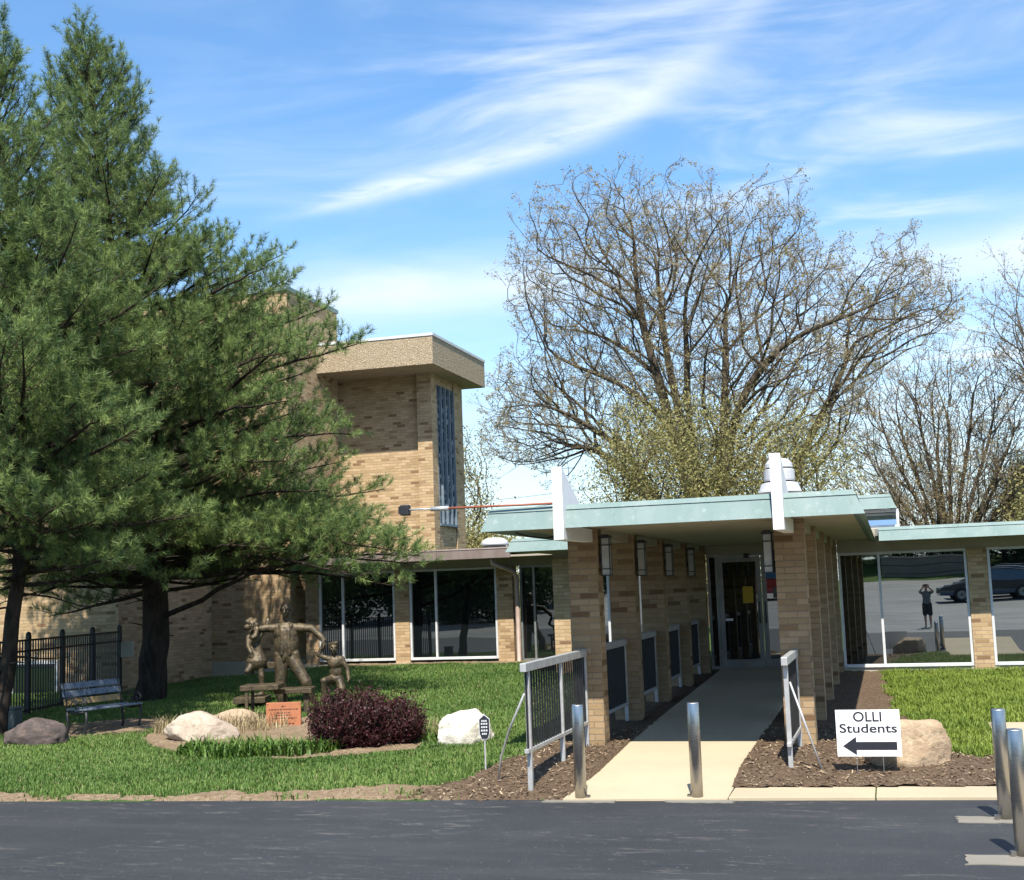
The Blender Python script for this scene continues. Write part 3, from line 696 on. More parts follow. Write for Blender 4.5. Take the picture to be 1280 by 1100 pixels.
MB().box(-2.66, -2.47, 24.362, 24.3675, 1.62, 1.93).build('notice', 'yellow_paper', d1)
MB().box(-3.0, -2.86, 24.362, 24.3675, 1.30, 1.345).build('notice', 'sign_white', d1)
MB().box(-2.10, -1.90, 24.362, 24.3675, 1.70, 1.90).build('notice', 'greybox', d2)
f = MB()
for x in (-3.30, -3.15, -1.495, -0.96): f.box(x, x+0.045, 24.33, 24.42, 0.41, 2.49)
f.box(-3.30, -0.91, 24.325, 24.425, 2.491, 2.545); f.box(-3.254, -3.151, 24.33, 24.42, 0.41, 0.47); f.box(-1.449, -0.961, 24.33, 24.42, 0.41, 0.47)
f.build('door_frame', 'alum', E_)
MB().box(-3.254, -3.151, 24.37, 24.38, 0.471, 2.49).build('sidelight', 'glass_dark', E_); MB().box(-1.449, -0.961, 24.37, 24.38, 0.471, 2.49).build('sidelight', 'glass_dark', E_)
MB().box(-3.69, -0.915, 24.335, 24.5, 2.546, 2.90).build('header', 'soffit', E_)
MB().box(-2.60, -2.50, 24.29, 24.33, 2.46, 2.54).build('door_closer', 'black_metal', E_)
# glazing to the left of the walk and its low brick pier
window_x(E_, -5.95, -3.70, 0.42, 2.50, 24.4, (-5.22, -4.45), tilt=-0.012)
MB().box(-6.30, -5.955, 24.3, 24.62, 0.1, 2.60).build('pier', 'brick', E_)
MB().box(-6.30, -3.70, 24.34, 24.6, 2.601, 2.76).build('header', 'soffit', E_); MB().box(-5.95, -3.70, 24.36, 24.6, 0.1, 0.416).build('sill_wall', 'stone_base', E_)
fascia(E_, -6.98, -4.37, 23.40, 25.2, 2.735, 2.985, inset=0.12, sides=('f', 'l'))
MB().box(-6.9, -4.30, 23.48, 28.0, 2.745, 2.79).build('soffit', 'soffit', E_)
MB().box(-6.86, -3.0, 23.56, 30.0, 2.87, 2.96).build('roof', 'roof', E_)
MB().box(-6.28, -6.05, 24.63, 27.95, 0.1, 2.744).build('side_wall', 'brick', E_)
# ------------------------------------------------------------------ left-hand glazed wing
Lw = thing('glazed_wing', 'low left-hand wing with dark windows under a brown metal eave', 'building', (-10, 28, 0.4))
LY = 28.0
window_x(Lw, -12.96, -11.05, 0.50, 2.56, LY, (-12.36,), gm='glass_dark', tilt=0.012)
window_x(Lw, -10.68, -8.57, 0.50, 2.56, LY, (-10.04,), gm='glass_dark', tilt=0.012)
for x0, x1 in ((-13.30, -12.965), (-11.045, -10.685), (-8.565, -8.19)): MB().box(x0, x1, LY-0.07, LY+0.3, 0.44, 2.563).build('pier', 'brick', Lw)
MB().box(-13.7, -8.19, LY-0.10, LY+0.3, 0.0, 0.438).build('sill_wall', 'stone_base', Lw)
MB().box(-13.7, -6.30, LY-0.04, LY+0.3, 2.564, 2.80).build('header', 'soffit', Lw)
window_x(Lw, -8.05, -6.32, 0.42, 2.56, LY+0.1, (-7.72, -7.15), m='alum', gm='glass_dark')
fascia(Lw, -13.66, -7.95, 27.0, 27.6, 2.735, 2.965, inset=0.02, cap=0.03, sides=('f', 'r'), mat='brownmetal')
MB().box(-13.6, -7.0, 27.05, 27.95, 2.75, 2.79).build('soffit', 'soffit', Lw)
MB().box(-13.6, -6.0, 27.05, 31.0, 2.85, 2.945).build('roof', 'roof', Lw)
MB().tube([(-8.45, 27.15, 2.76), (-8.42, 27.2, 2.62), (-8.12, 27.75, 2.45), (-8.06, 27.85, 2.3), (-8.06, 27.85, 0.45), (-8.06, 27.75, 0.36)], [0.055]*6, 12).build('downpipe', 'brownpipe', Lw, smooth=True)
# ------------------------------------------------------------------ tower with the slab roof
Tw = thing('stair_tower', 'square brick tower with overhanging pebble slab roof and tall narrow window', 'tower', (-12.4, 32, 0.3))
MB().box(-13.9, -11.46, 31.0, 33.4, 0.0, 7.69).build('wall', 'brick', Tw)
MB().box(-11.455, -11.06, 30.87, 31.28, 0.0, 7.69).build('corner_pier', 'brick', Tw)
MB().box(-11.455, -11.06, 32.68, 33.4, 0.0, 7.69).build('corner_pier', 'brick', Tw)
MB().box(-11.455, -11.10, 31.285, 32.675, 0.0, 3.74).build('wall', 'brick', Tw)
MB().box(-11.455, -11.10, 31.285, 32.675, 7.45, 7.69).build('lintel', 'brick', Tw)
f = MB(); ys = np.linspace(31.29, 32.67, 5)
for i, y in enumerate(ys): f.box(-11.17, -11.05, y-(0.0 if i == 0 else 0.03), y+(0.0 if i == 4 else 0.03), 3.80, 7.44)
f.box(-11.17, -11.02, 31.29, 32.67, 3.742, 3.80)
wf = f.build('window', 'frame_blue', Tw)
def leaded(name):
    m, T, b = base_mat(name); P = pos(T)
    v = T.new('ShaderNodeTexVoronoi', feature='DISTANCE_TO_EDGE'); T.put(v.inputs['Vector'], P); v.inputs['Scale'].default_value = 9.0
    v2 = T.new('ShaderNodeTexVoronoi'); T.put(v2.inputs['Vector'], P); v2.inputs['Scale'].default_value = 9.0
    c = T.xyz(v2.outputs['Color'])
    col = T.ramp(c[0], [(0.0, (0.02, 0.03, 0.035)), (0.35, (0.06, 0.065, 0.07)), (0.6, (0.13, 0.135, 0.13)), (0.85, (0.30, 0.31, 0.30))], 'CONSTANT')
    T.put(b.inputs['Base Color'], T.mix(T.mapr(v.outputs['Distance'], 0.03, 0.08), (0.008, 0.008, 0.01), col)); b.inputs['Roughness'].default_value = 0.2
    return m
M['leaded'] = leaded('leaded_glass')
for a, c in zip(ys[:-1], ys[1:]): MB().box(-11.13, -11.11, a+0.03, c-0.03, 3.80, 7.44).build('pane', 'leaded', wf)
MB().box(-15.2, -10.55, 29.65, 33.95, 7.69, 8.40).build('roof_slab', 'pebble', Tw)
MB().box(-15.22, -10.53, 29.63, 33.97, 8.401, 8.47).build('coping', 'frame_white', Tw)
MB().box(-12.0, -11.35, 30.5, 30.86, 2.95, 3.06).build('base_flashing', 'brownmetal', Tw)
# ------------------------------------------------------------------ tall brick block and lower block on the left
Bk = thing('brick_hall', 'tall windowless brick block behind the pines with a thin copper coping', 'building', (-18, 29, 0.2))
MB().box(-26.0, -13.71, 28.0, 30.98, 0.56, 9.5).build('wall', 'brick', Bk)
MB().box(-26.0, -13.69, 27.97, 30.98, -0.2, 0.555).build('foundation', 'stone_base', Bk)
MB().box(-26.05, -13.66, 27.95, 30.99, 9.501, 9.60).build('coping', 'copper', Bk)
Lb = thing('annex_block', 'lower brick block with a white framed window behind the iron fence', 'building', (-20, 25.5, 0.1))
MB().box(-32.0, -15.8, 24.03, 27.96, -0.6, 6.6).build('wall', 'brick', Lb)
MB().box(-32.05, -15.76, 23.99, 27.96, 6.601, 6.7).build('coping', 'brownmetal', Lb)
window_x(Lb, -18.45, -17.25, -0.22, 0.86, 24.02, (), fw=0.07, gm='glass_dark')
MB().box(-15.70, -15.42, 23.93, 24.03, 0.9, 1.22).build('meter_box', 'stone_base', Lb)

# ------------------------------------------------------------------ bollards
def bollard():
    r = thing('bollard', 'brushed steel bollard', 'bollard', (0, 0, 0), 0, 'steel bollards')
    n = 28; R = 0.057
    MB().lathe([(R, -0.05), (R, 0.885), (R-0.004, 0.892), (0.0, 0.893)], (0, 0, 0), n).build('post', 'steel', r, smooth=True)
    MB().box(-R-0.035, -R+0.01, -0.02, 0.02, 0.0, 0.045).build('lug', 'steel', r)
    MB().lathe([(R+0.012, 0.0), (R+0.012, 0.01), (R, 0.012)], (0, 0, 0), n).build('collar', 'patch', r)
    return r
B0 = bollard(); B0.location = (-2.965, 12.19, 0.0); B0.rotation_euler[2] = PI
B0['label'] = 'brushed steel bollard at the left edge of the entrance walk'
dup(B0, (-1.87, 12.30, 0.0), 'brushed steel bollard at the right side of the entrance walk', 0.0)
dup(B0, (0.78, 11.44, 0.0), 'steel bollard at the right of the lot, farther of the pair there', 0.4)
dup(B0, (0.78, 9.98, 0.0), 'steel bollard at the right photo edge, nearest one to the viewer', 0.2)
for k in (8.5, 7.05): dup(B0, (0.95, k, float(rise(k))), 'steel bollard of the row beside the side pavement, nearer the photographer', 0.1)

# ------------------------------------------------------------------ signs
WORK = bpy.data.scenes.new('work')      # a scratch scene, so that evaluating one mesh does not re-evaluate the whole place
def evaluated(o):
    vl = WORK.view_layers[0]; vl.update(); dg = vl.depsgraph
    return bpy.data.meshes.new_from_object(o.evaluated_get(dg))
def text_mesh(body, size, align='CENTER', bold=0.0):
    c = bpy.data.curves.new('lettering', 'FONT'); c.body = body; c.size = size; c.align_x = align; c.extrude = 0.0015; c.offset = bold; c.resolution_u = 4
    o = bpy.data.objects.new('lettering', c); WORK.collection.objects.link(o)
    me = evaluated(o); bpy.data.objects.remove(o); return me
def text_obj(name, lines, m, parent, x, y, z, size, squash=1.0):
    for body, zz, sz, sq in lines:
        me = text_mesh(body, sz, bold=0.002); me.materials.clear(); me.materials.append(M[m])
        me.transform(Matrix.Rotation(PI/2, 4, 'X') @ Matrix.Scale(sq, 4, (1, 0, 0)))
        o = bpy.data.objects.new(name, me); COL.objects.link(o); o.parent = parent; o.location = (x, y, zz)
sg = thing('yard_sign', 'white yard sign reading OLLI Students with a black arrow pointing left', 'sign', (-0.305, 13.3, 0.15), math.radians(1.0))
MB().box(-0.305, 0.305, -0.004, 0.004, 0.115, 0.565).build('panel', 'sign_white', sg)
text_obj('lettering', [('OLLI', 0.452, 0.135, 1.02), ('Students', 0.345, 0.122, 1.30)], 'black_ink', sg, 0.0, -0.0045, 0, 1)
MB().prism([(-0.25, 0.215), (-0.12, 0.305), (-0.12, 0.255), (0.265, 0.255), (0.265, 0.178), (-0.12, 0.178), (-0.12, 0.128)], 'y', -0.0075, -0.0045).build('arrow', 'black_ink', sg)
for x in (-0.125, 0.125): MB().tube([(x, 0.003, 0.3), (x, 0.006, 0.115), (x, 0.006, -0.12)], 0.0032, 6).build('wire_leg', 'alum', sg)
st = thing('stake_sign', 'small dark shield-shaped notice on a metal stake in the grass edge', 'sign', (-4.25, 13.25, 0.05), math.radians(14))
MB().box(-0.008, 0.008, 0.004, 0.014, -0.1, 0.66).build('stake', 'rail', st)
sh = [(-0.052, 0.46), (-0.03, 0.40), (0.03, 0.40), (0.052, 0.46), (0.052, 0.60), (0.0, 0.645), (-0.052, 0.60)]
MB().prism([(x*1.12, (z-0.52)*1.07+0.52) for x, z in sh], 'y', -0.004, 0.004).build('rim', 'frame_white', st)
MB().prism(sh, 'y', -0.008, -0.0045).build('shield', 'black_ink', st)
for z, w in ((0.585, 0.03), (0.555, 0.036), (0.52, 0.034), (0.485, 0.036), (0.45, 0.026)):
    for k in range(3): MB().box(-w+k*w*0.7, -w+k*w*0.7+w*0.5, -0.0105, -0.0082, z-0.009, z+0.009).build('lettering', 'frame_white', st)

# ------------------------------------------------------------------ roof equipment
v = thing('roof_vent', 'stacked white mushroom vent on the canopy roof behind the right fin', 'roof vent', (-1.33, 17.4, 2.9))
MB().lathe([(0.14, 0), (0.14, 0.30), (0.15, 0.31)], (-1.33, 17.4, 2.9), 24).build('stack', 'vent', v, smooth=True)
MB().lathe([(0.285, 0.28), (0.28, 0.30), (0.24, 0.40), (0.16, 0.42), (0.05, 0.42)], (-1.33, 17.4, 2.9), 28).build('skirt', 'vent', v)
MB().lathe([(0.20, 0.43), (0.205, 0.45), (0.205, 0.58), (0.15, 0.60), (0.05, 0.60)], (-1.33, 17.4, 2.9), 28).build('drum', 'vent', v)
MB().lathe([(0.185, 0.61), (0.18, 0.66), (0.13, 0.72), (0.05, 0.74), (0.0, 0.742)], (-1.33, 17.4, 2.9), 28).build('cap', 'vent', v)
v = thing('roof_dome', 'low white dome vent on the brown-edged roof beside the tower', 'roof vent', (-8.9, 29.0, 2.94))
MB().lathe([(0.24, 0), (0.24, 0.14), (0.22, 0.15)], (-8.9, 29, 2.94), 24).build('curb', 'roof', v)
MB().lathe([(0.32, 0.14), (0.33, 0.17), (0.30, 0.25), (0.20, 0.31), (0.0, 0.33)], (-8.9, 29, 2.94), 28).build('dome', 'vent', v, smooth=True)
p = thing('camera_boom', 'red-brown pole with a black camera box reaching out from the canopy roof', 'pole', (-3.6, 13.7, 2.93))
MB().tube([(-3.42, 13.73, 2.945), (-4.75, 13.69, 2.953)], 0.013, 10).build('pole', 'redpole', p, smooth=True)
MB().tube([(-4.73, 13.69, 2.953), (-4.94, 13.685, 2.953)], 0.026, 12).build('coupling', 'rail', p, smooth=True)
MB().tube([(-4.94, 13.685, 2.953), (-5.04, 13.68, 2.957), (-5.20, 13.68, 2.957)], 0.011, 8).build('neck', 'rail', p, smooth=True)
hb = MB().box(-5.30, -5.20, 13.63, 13.73, 2.895, 3.015).build('box', 'black_metal', p, bevel=0.01)
MB().box(-5.325, -5.301, 13.65, 13.71, 2.915, 3.0).build('hood', 'black_metal', hb)
p = thing('roof_cable', 'slack black cable hanging under the left corner of the canopy roof', 'cable', (-3.9, 14.6, 2.7))
MB().tube([(-4.1, 14.2, 2.66), (-3.98, 14.35, 2.62), (-3.85, 14.6, 2.60), (-3.7, 14.95, 2.66)], 0.01, 6).build('cable', 'black_metal', p, smooth=True)

# ------------------------------------------------------------------ iron fence
F0 = Vector((-14.83, 19.76, 0)); FD = Vector((-0.297, 1.397, 0)); FL = FD.length; fd = FD.normalized()
fe = thing('iron_fence', 'black iron picket fence along the left block behind the bench', 'fence', (-14.83, 19.76, 0))
def fp(t, z): q = F0+fd*t; return (q.x, q.y, z)
t0, t1 = -2*FL, 3*FL
def ztop(t): return 1.47
for k in range(-2, 4):
    t = k*FL; q = F0+fd*t; zb = float(g(q.x, q.y))
    P = MB().bar(fp(t, zb-0.1), fp(t, ztop(t)+0.05), 0.075).build('fence_post', 'black_metal', fe, bevel=0.004)
    MB().lathe([(0.045, 0), (0.05, 0.02), (0.03, 0.05), (0.0, 0.065)], fp(t, ztop(t)+0.05), 10).build('finial', 'black_metal', P)
for z0 in (1.43, 1.24, 0.20): MB().bar(fp(t0, z0), fp(t1, z0), 0.03, 0.035).build('fence_rail', 'black_metal', fe)
n = int((t1-t0)/0.105)
for k in range(1, n):
    t = t0+(t1-t0)*k/n
    if abs(t/FL-round(t/FL)) < 0.03: continue
    MB().bar(fp(t, 0.09), fp(t, 1.45), 0.019).build('picket', 'black_metal', fe)
# ------------------------------------------------------------------ bench, local: length along x, faces -y
bn = thing('park_bench', 'park bench with painted slats and black iron ends under the pines', 'bench', (-11.55, 17.2, 0.04), math.radians(76))
LN = 0.56
for sx in (-1, 1):
    x = sx*(LN-0.03); e = MB()
    e.tube([(x, -0.20, 0.0), (x, -0.17, 0.12), (x, -0.215, 0.28), (x, -0.20, 0.42)], [0.022, 0.018, 0.02, 0.018], 8)
    e.tube([(x, 0.24, 0.0), (x, 0.17, 0.15), (x, 0.19, 0.30), (x, 0.20, 0.42)], [0.022, 0.018, 0.02, 0.018], 8)
    e.tube([(x, -0.20, 0.41), (x, 0.0, 0.385), (x, 0.20, 0.41)], 0.018, 8)
    e.tube([(x, 0.19, 0.40), (x, 0.25, 0.60), (x, 0.31, 0.82)], 0.017, 8)
    e.tube([(x, 0.24, 0.58), (x, 0.05, 0.62), (x, -0.17, 0.60), (x, -0.22, 0.54), (x, -0.17, 0.50), (x, -0.13, 0.54)], 0.014, 8)
    for c, rr_ in (((-0.08, 0.50), 0.055), ((0.06, 0.50), 0.06)):
        e.tube([(x, c[0]+rr_*math.cos(a), c[1]+rr_*math.sin(a)) for a in np.linspace(0, 2*PI, 13)], 0.009, 6)
    e.build('bench_end', 'black_metal', bn, smooth=True)
for k in range(5):
    y = -0.19+0.085*k; MB().box(-LN, LN, y-0.034, y+0.034, 0.425-0.012*(k in (2,)), 0.452-0.012*(k in (2,))).build('seat_slat', 'bench_slat', bn, bevel=0.005)
for k, (z, m) in enumerate(((0.54, 'bench_wood'), (0.66, 'bench_slat'), (0.775, 'bench_slat'))):
    y = 0.205+(z-0.40)*0.27; dz = 0.045
    MB().loft([[(s*LN, y-0.018-dz*0.26, z-dz), (s*LN, y+0.004-dz*0.26, z-dz), (s*LN, y+0.004+dz*0.26, z+dz), (s*LN, y-0.018+dz*0.26, z+dz)] for s in (-1, 1)]).build('back_slat', m, bn, bevel=0.005)
ut = thing('utility_box', 'grey-green utility box beside the left pine trunk', 'utility box', (-13.43, 17.5, 0.0))
MB().box(-13.55, -13.31, 17.4, 17.62, -0.05, 0.42).build('body', 'greybox', ut, bevel=0.02)
MB().box(-13.56, -13.30, 17.39, 17.63, 0.421, 0.46).build('lid', 'greybox', ut, bevel=0.01)

# ------------------------------------------------------------------ rocks
def rock(name, label, c, r, seed, m, rot=0.0, flat=0.0):
    me = bpy.data.meshes.new(name); bm = bmesh.new(); bmesh.ops.create_icosphere(bm, subdivisions=5, radius=1.0)
    rs = random.Random(seed); planes = []
    for k in range(16):
        n = Vector((rs.gauss(0, 1), rs.gauss(0, 1), rs.gauss(0, 0.8))).normalized(); planes.append((n, rs.uniform(0.74, 0.96)))
    from mathutils import noise
    for vv in bm.verts:
        p = vv.co.copy()
        for n, d in planes:
            e = p.dot(n)-d
            if e > 0: p -= n*e*0.88
        q = p*2.2+Vector((seed*3.1, 0, 0)); k = noise.fractal(q, 0.8, 2.0, 6)*0.065+noise.fractal(p*8, 0.9, 2.0, 5)*0.02
        p *= 1+k
        vv.co = Vector((p.x*r[0], p.y*r[1], p.z*r[2]))
    bm.to_mesh(me); bm.free(); me.polygons.foreach_set('use_smooth', [True]*len(me.polygons)); me.materials.append(M[m])
    o = bpy.data.objects.new(name, me); COL.objects.link(o); o.location = c; o.rotation_euler = (0, flat, rot)
    return tag(o, label, 'boulder')
M['rock_white'] = rock_mat('white_limestone', (0.66, 0.62, 0.54), (0.60, 0.55, 0.46), (0.52, 0.45, 0.35))
M['rock_tan'] = rock_mat('tan_sandstone', (0.46, 0.35, 0.24), (0.36, 0.26, 0.17), (0.52, 0.43, 0.30))
M['rock_pink'] = rock_mat('pinkish_granite', (0.50, 0.42, 0.33), (0.40, 0.32, 0.25), (0.22, 0.17, 0.14))
M['rock_dark'] = rock_mat('dark_granite', (0.13, 0.10, 0.09), (0.08, 0.065, 0.06), (0.22, 0.15, 0.12))
rock('boulder', 'smooth white boulder on the lawn right of the purple bush', (-5.43, 16.12, 0.16), (0.40, 0.30, 0.35), 5, 'rock_white', 0.3)
rock('boulder', 'long tan boulder in the mulch behind the yard sign', (0.06, 13.85, 0.27), (0.44, 0.30, 0.36), 9, 'rock_tan', 0.2)
rock('boulder', 'pinkish boulder at the left end of the flower bed', (-9.47, 16.45, 0.15), (0.54, 0.34, 0.30), 14, 'rock_pink', 0.25, 0.12)
rock('boulder', 'low flat boulder behind the dry grasses left of the plaque', (-9.75, 17.9, 0.15), (0.46, 0.3, 0.22), 21, 'rock_tan', -0.2)
rock('boulder', 'dark grey boulder in the shade in front of the bench', (-11.83, 15.95, 0.15), (0.47, 0.33, 0.31), 30, 'rock_dark', 0.1)

# ------------------------------------------------------------------ plaque
pl = thing('plaque', 'terracotta inscription plaque standing in front of the sculpture', 'plaque', (-8.84, 17.75, 0.05), math.radians(15))
MB().box(-0.26, 0.26, -0.015, 0.055, -0.05, 0.41).build('panel', 'terracotta', pl, bevel=0.004)
for x in (-0.2, 0.2): MB().box(x-0.02, x+0.02, 0.056, 0.09, -0.15, 0.36).build('post', 'black_metal', pl)
for k, (z, w) in enumerate(((0.355, 0.03), (0.31, 0.22), (0.26, 0.10), (0.225, 0.12), (0.18, 0.20), (0.14, 0.02), (0.10, 0.17))):
    x = -w; rs = random.Random(k)
    while x < w:
        l = rs.uniform(0.015, 0.045); MB().box(x, min(x+l, w), -0.0175, -0.0152, z-0.008, z+0.008).build('lettering', 'letter_dark', pl); x += l+0.012
for x in (-0.235, 0.235):
    for z in (0.045, 0.385): MB().box(x-0.006, x+0.006, -0.019, -0.0152, z-0.006, z+0.006).build('screw', 'black_metal', pl)

# ------------------------------------------------------------------ figures
def blob(name, parts, m, parent, voxel=0.014, smooth=4, disp=0.0):
    """join tapered capsules ('c', p, r, q, s) and ellipsoids ('e', centre, radii, (rx, ry, rz)) into one continuous skin"""
    bm = bmesh.new()
    for p in parts:
        if p[0] == 'c':
            a, ra, b, rb = Vector(p[1]), p[2], Vector(p[3]), p[4]; sc = p[5] if len(p) > 5 else (1, 1)
            d = (b-a); L = d.length; q = d.to_track_quat('Z', 'Y').to_matrix().to_4x4()
            n = 14; rings = []
            prof = [(math.sin(t)*ra, -math.cos(t)*ra) for t in np.linspace(0.15, PI/2, 5)]+[(math.cos(t)*rb, L+math.sin(t)*rb) for t in np.linspace(0, PI/2-0.15, 5)]
            for r, z in prof:
                rings.append([bm.verts.new(a+q.to_3x3() @ Vector((r*math.cos(2*PI*k/n)*sc[0], r*math.sin(2*PI*k/n)*sc[1], z))) for k in range(n)])
            for u, w in zip(rings[:-1], rings[1:]):
                for k in range(n): bm.faces.new((u[k], u[(k+1) % n], w[(k+1) % n], w[k]))
            bm.faces.new(rings[0][::-1]); bm.faces.new(rings[-1])
        else:
            rot = p[3] if len(p) > 3 else (0, 0, 0)
            from mathutils import Euler
            mt = Matrix.Translation(p[1]) @ Euler(rot).to_matrix().to_4x4() @ Matrix.Diagonal((*p[2], 1))
            bmesh.ops.create_icosphere(bm, subdivisions=3, radius=1.0, matrix=mt)
    me = bpy.data.meshes.new(name); bm.to_mesh(me); bm.free()
    o = bpy.data.objects.new(name, me); WORK.collection.objects.link(o)
    r = o.modifiers.new('r', 'REMESH'); r.mode = 'VOXEL'; r.voxel_size = voxel; r.use_smooth_shade = True
    s = o.modifiers.new('s', 'SMOOTH'); s.iterations = smooth; s.factor = 0.5
    me2 = evaluated(o)
    bpy.data.objects.remove(o); bpy.data.meshes.remove(me); me2.name = name
    from mathutils import noise
    if disp:
        n = len(me2.vertices); co = np.empty(n*3, np.float32); no = np.empty(n*3, np.float32); me2.vertices.foreach_get('co', co); me2.vertices.foreach_get('normal', no)
        d = np.array([noise.noise(q*9)+0.6*noise.noise(q*21)+0.35*noise.noise(q*46) for q in (Vector(p) for p in co.reshape(-1, 3))])
        me2.vertices.foreach_set('co', (co.reshape(-1, 3)+no.reshape(-1, 3)*(disp*d)[:, None]).astype(np.float32).ravel())
    me2.materials.clear(); me2.materials.append(M[m] if isinstance(m, str) else m)
    me2.polygons.foreach_set('use_smooth', [True]*len(me2.polygons))
    o = bpy.data.objects.new(name, me2); COL.objects.link(o)
    if parent is not None: o.parent = parent
    return o
def hand(at, d, up, s=1.0, curl=0.5, right=True):
    """palm and five fingers; d = pointing direction, up = back of the hand"""
    d = Vector(d).normalized(); up = (Vector(up)-d*Vector(up).dot(d)).normalized(); sd = d.cross(up)*(1 if right else -1); at = Vector(at)
    P = [('c', at, 0.026*s, at+d*0.075*s, 0.022*s), ('c', at+sd*0.022*s, 0.020*s, at+d*0.075*s+sd*0.03*s, 0.014*s), ('c', at-sd*0.022*s, 0.020*s, at+d*0.07*s-sd*0.03*s, 0.014*s)]
    for k, (o, l) in enumerate(((0.034, 0.068), (0.012, 0.078), (-0.011, 0.073), (-0.033, 0.056))):
        a = at+d*0.08*s+sd*o*s; b = a+(d*math.cos(curl*0.6)-up*math.sin(curl*0.6))*l*0.55*s; c = b+(d*math.cos(curl*1.6)-up*math.sin(curl*1.6))*l*0.5*s
        P += [('c', a, 0.0105*s, b, 0.0095*s), ('c', b, 0.0095*s, c, 0.008*s)]
    a = at+d*0.015*s+sd*0.03*s; b = a+(sd*0.75+d*0.6-up*0.2).normalized()*0.045*s; c = b+(d*0.9+sd*0.25-up*0.3).normalized()*0.034*s
    P += [('c', a, 0.014*s, b, 0.011*s), ('c', b, 0.011*s, c, 0.009*s)]
    return P
def head(c, s, yaw=0.0, pitch=0.0):
    """skull, jaw, nose, eyes, ears, mouth; faces -y, then turned"""
    from mathutils import Euler
    Rm = Euler((pitch, 0, yaw)).to_matrix(); c = Vector(c)
    def P(x, y, z): return c+Rm @ Vector((x*s, y*s, z*s))
    e = (pitch, 0, yaw)
    return [('e', P(0, 0.008, 0.03), (0.077*s, 0.096*s, 0.088*s), e), ('e', P(0, -0.03, -0.045), (0.058*s, 0.064*s, 0.066*s), e), ('c', P(0, -0.075, -0.088), 0.026*s, P(0, -0.072, -0.085), 0.026*s),
            ('c', P(0, -0.094, 0.02), 0.011*s, P(0, -0.118, -0.022), 0.017*s), ('c', P(-0.045, -0.082, 0.036), 0.013*s, P(0.045, -0.082, 0.036), 0.013*s),
            ('e', P(-0.031, -0.083, 0.014), (0.013*s, 0.008*s, 0.009*s), e), ('e', P(0.031, -0.083, 0.014), (0.013*s, 0.008*s, 0.009*s), e),
            ('e', P(-0.042, -0.07, -0.02), (0.022*s, 0.02*s, 0.02*s), e), ('e', P(0.042, -0.07, -0.02), (0.022*s, 0.02*s, 0.02*s), e),
            ('c', P(-0.02, -0.093, -0.052), 0.008*s, P(0.02, -0.093, -0.052), 0.008*s), ('c', P(-0.016, -0.09, -0.066), 0.009*s, P(0.016, -0.09, -0.066), 0.009*s),
            ('e', P(-0.078, 0.012, 0.0), (0.012*s, 0.024*s, 0.034*s), e), ('e', P(0.078, 0.012, 0.0), (0.012*s, 0.024*s, 0.034*s), e)]
sc = thing('bronze_sculpture', 'bronze sculpture of a man between a girl and a boy, on stepping slabs', 'sculpture', (-10.02, 20.27, 0.08), math.radians(16))
man = []
man += head((0.0, -0.04, 1.735), 1.12, 0.0, 0.12)
man += [('c', (0.0, 0.0, 1.50), 0.066, (0.0, -0.01, 1.66), 0.06)]
# jacket: chest, waist, skirts
man += [('e', (-0.01, 0.0, 1.33), (0.215, 0.135, 0.21)), ('e', (0.0, 0.0, 1.15), (0.215, 0.15, 0.30)), ('e', (0.0, 0.01, 0.98), (0.21, 0.14, 0.17)), ('c', (-0.17, 0.0, 1.43), 0.085, (0.16, 0.0, 1.42), 0.085)]
man += [('c', (-0.055, -0.115, 1.38), 0.028, (-0.06, -0.135, 0.98), 0.028), ('c', (0.055, -0.115, 1.38), 0.028, (0.07, -0.135, 0.98), 0.028)]      # jacket fronts
man += [('c', (-0.09, -0.085, 1.46), 0.03, (-0.05, -0.118, 1.30), 0.022), ('c', (0.09, -0.085, 1.46), 0.03, (0.05, -0.118, 1.30), 0.022)]     # lapels
man += [('c', (-0.05, -0.118, 0.98), 0.024, (-0.03, -0.122, 0.86), 0.014), ('c', (0.05, -0.118, 0.98), 0.024, (0.07, -0.122, 0.86), 0.014), ('c', (-0.15, -0.03, 0.98), 0.07, (-0.165, 0.0, 0.86), 0.055), ('c', (0.15, -0.03, 0.98), 0.07, (0.185, 0.0, 0.86), 0.055)]
# arms
man += [('c', (-0.20, 0.0, 1.43), 0.082, (-0.40, -0.06, 1.43), 0.066), ('c', (-0.40, -0.06, 1.43), 0.066, (-0.52, -0.10, 1.42), 0.05)]
man += hand((-0.50, -0.11, 1.43), (-0.8, -0.5, -0.2), (0, 0.3, 1), 1.05, 0.7)
man += [('c', (0.19, 0.0, 1.42), 0.084, (0.44, -0.02, 1.40), 0.068), ('c', (0.44, -0.02, 1.40), 0.068, (0.60, -0.06, 1.26), 0.056), ('c', (0.585, -0.06, 1.275), 0.058, (0.65, -0.09, 1.20), 0.05)]
for t in (0.25, 0.5, 0.75, 0.95): man += [('c', (0.24+0.32*t, -0.055, 1.38-0.10*t*t), 0.018, (0.26+0.32*t, -0.04, 1.43-0.12*t*t), 0.018)]     # sleeve folds
man += hand((0.655, -0.10, 1.18), (0.15, -0.25, -1), (1, -0.3, 0.2), 1.1, 0.8)
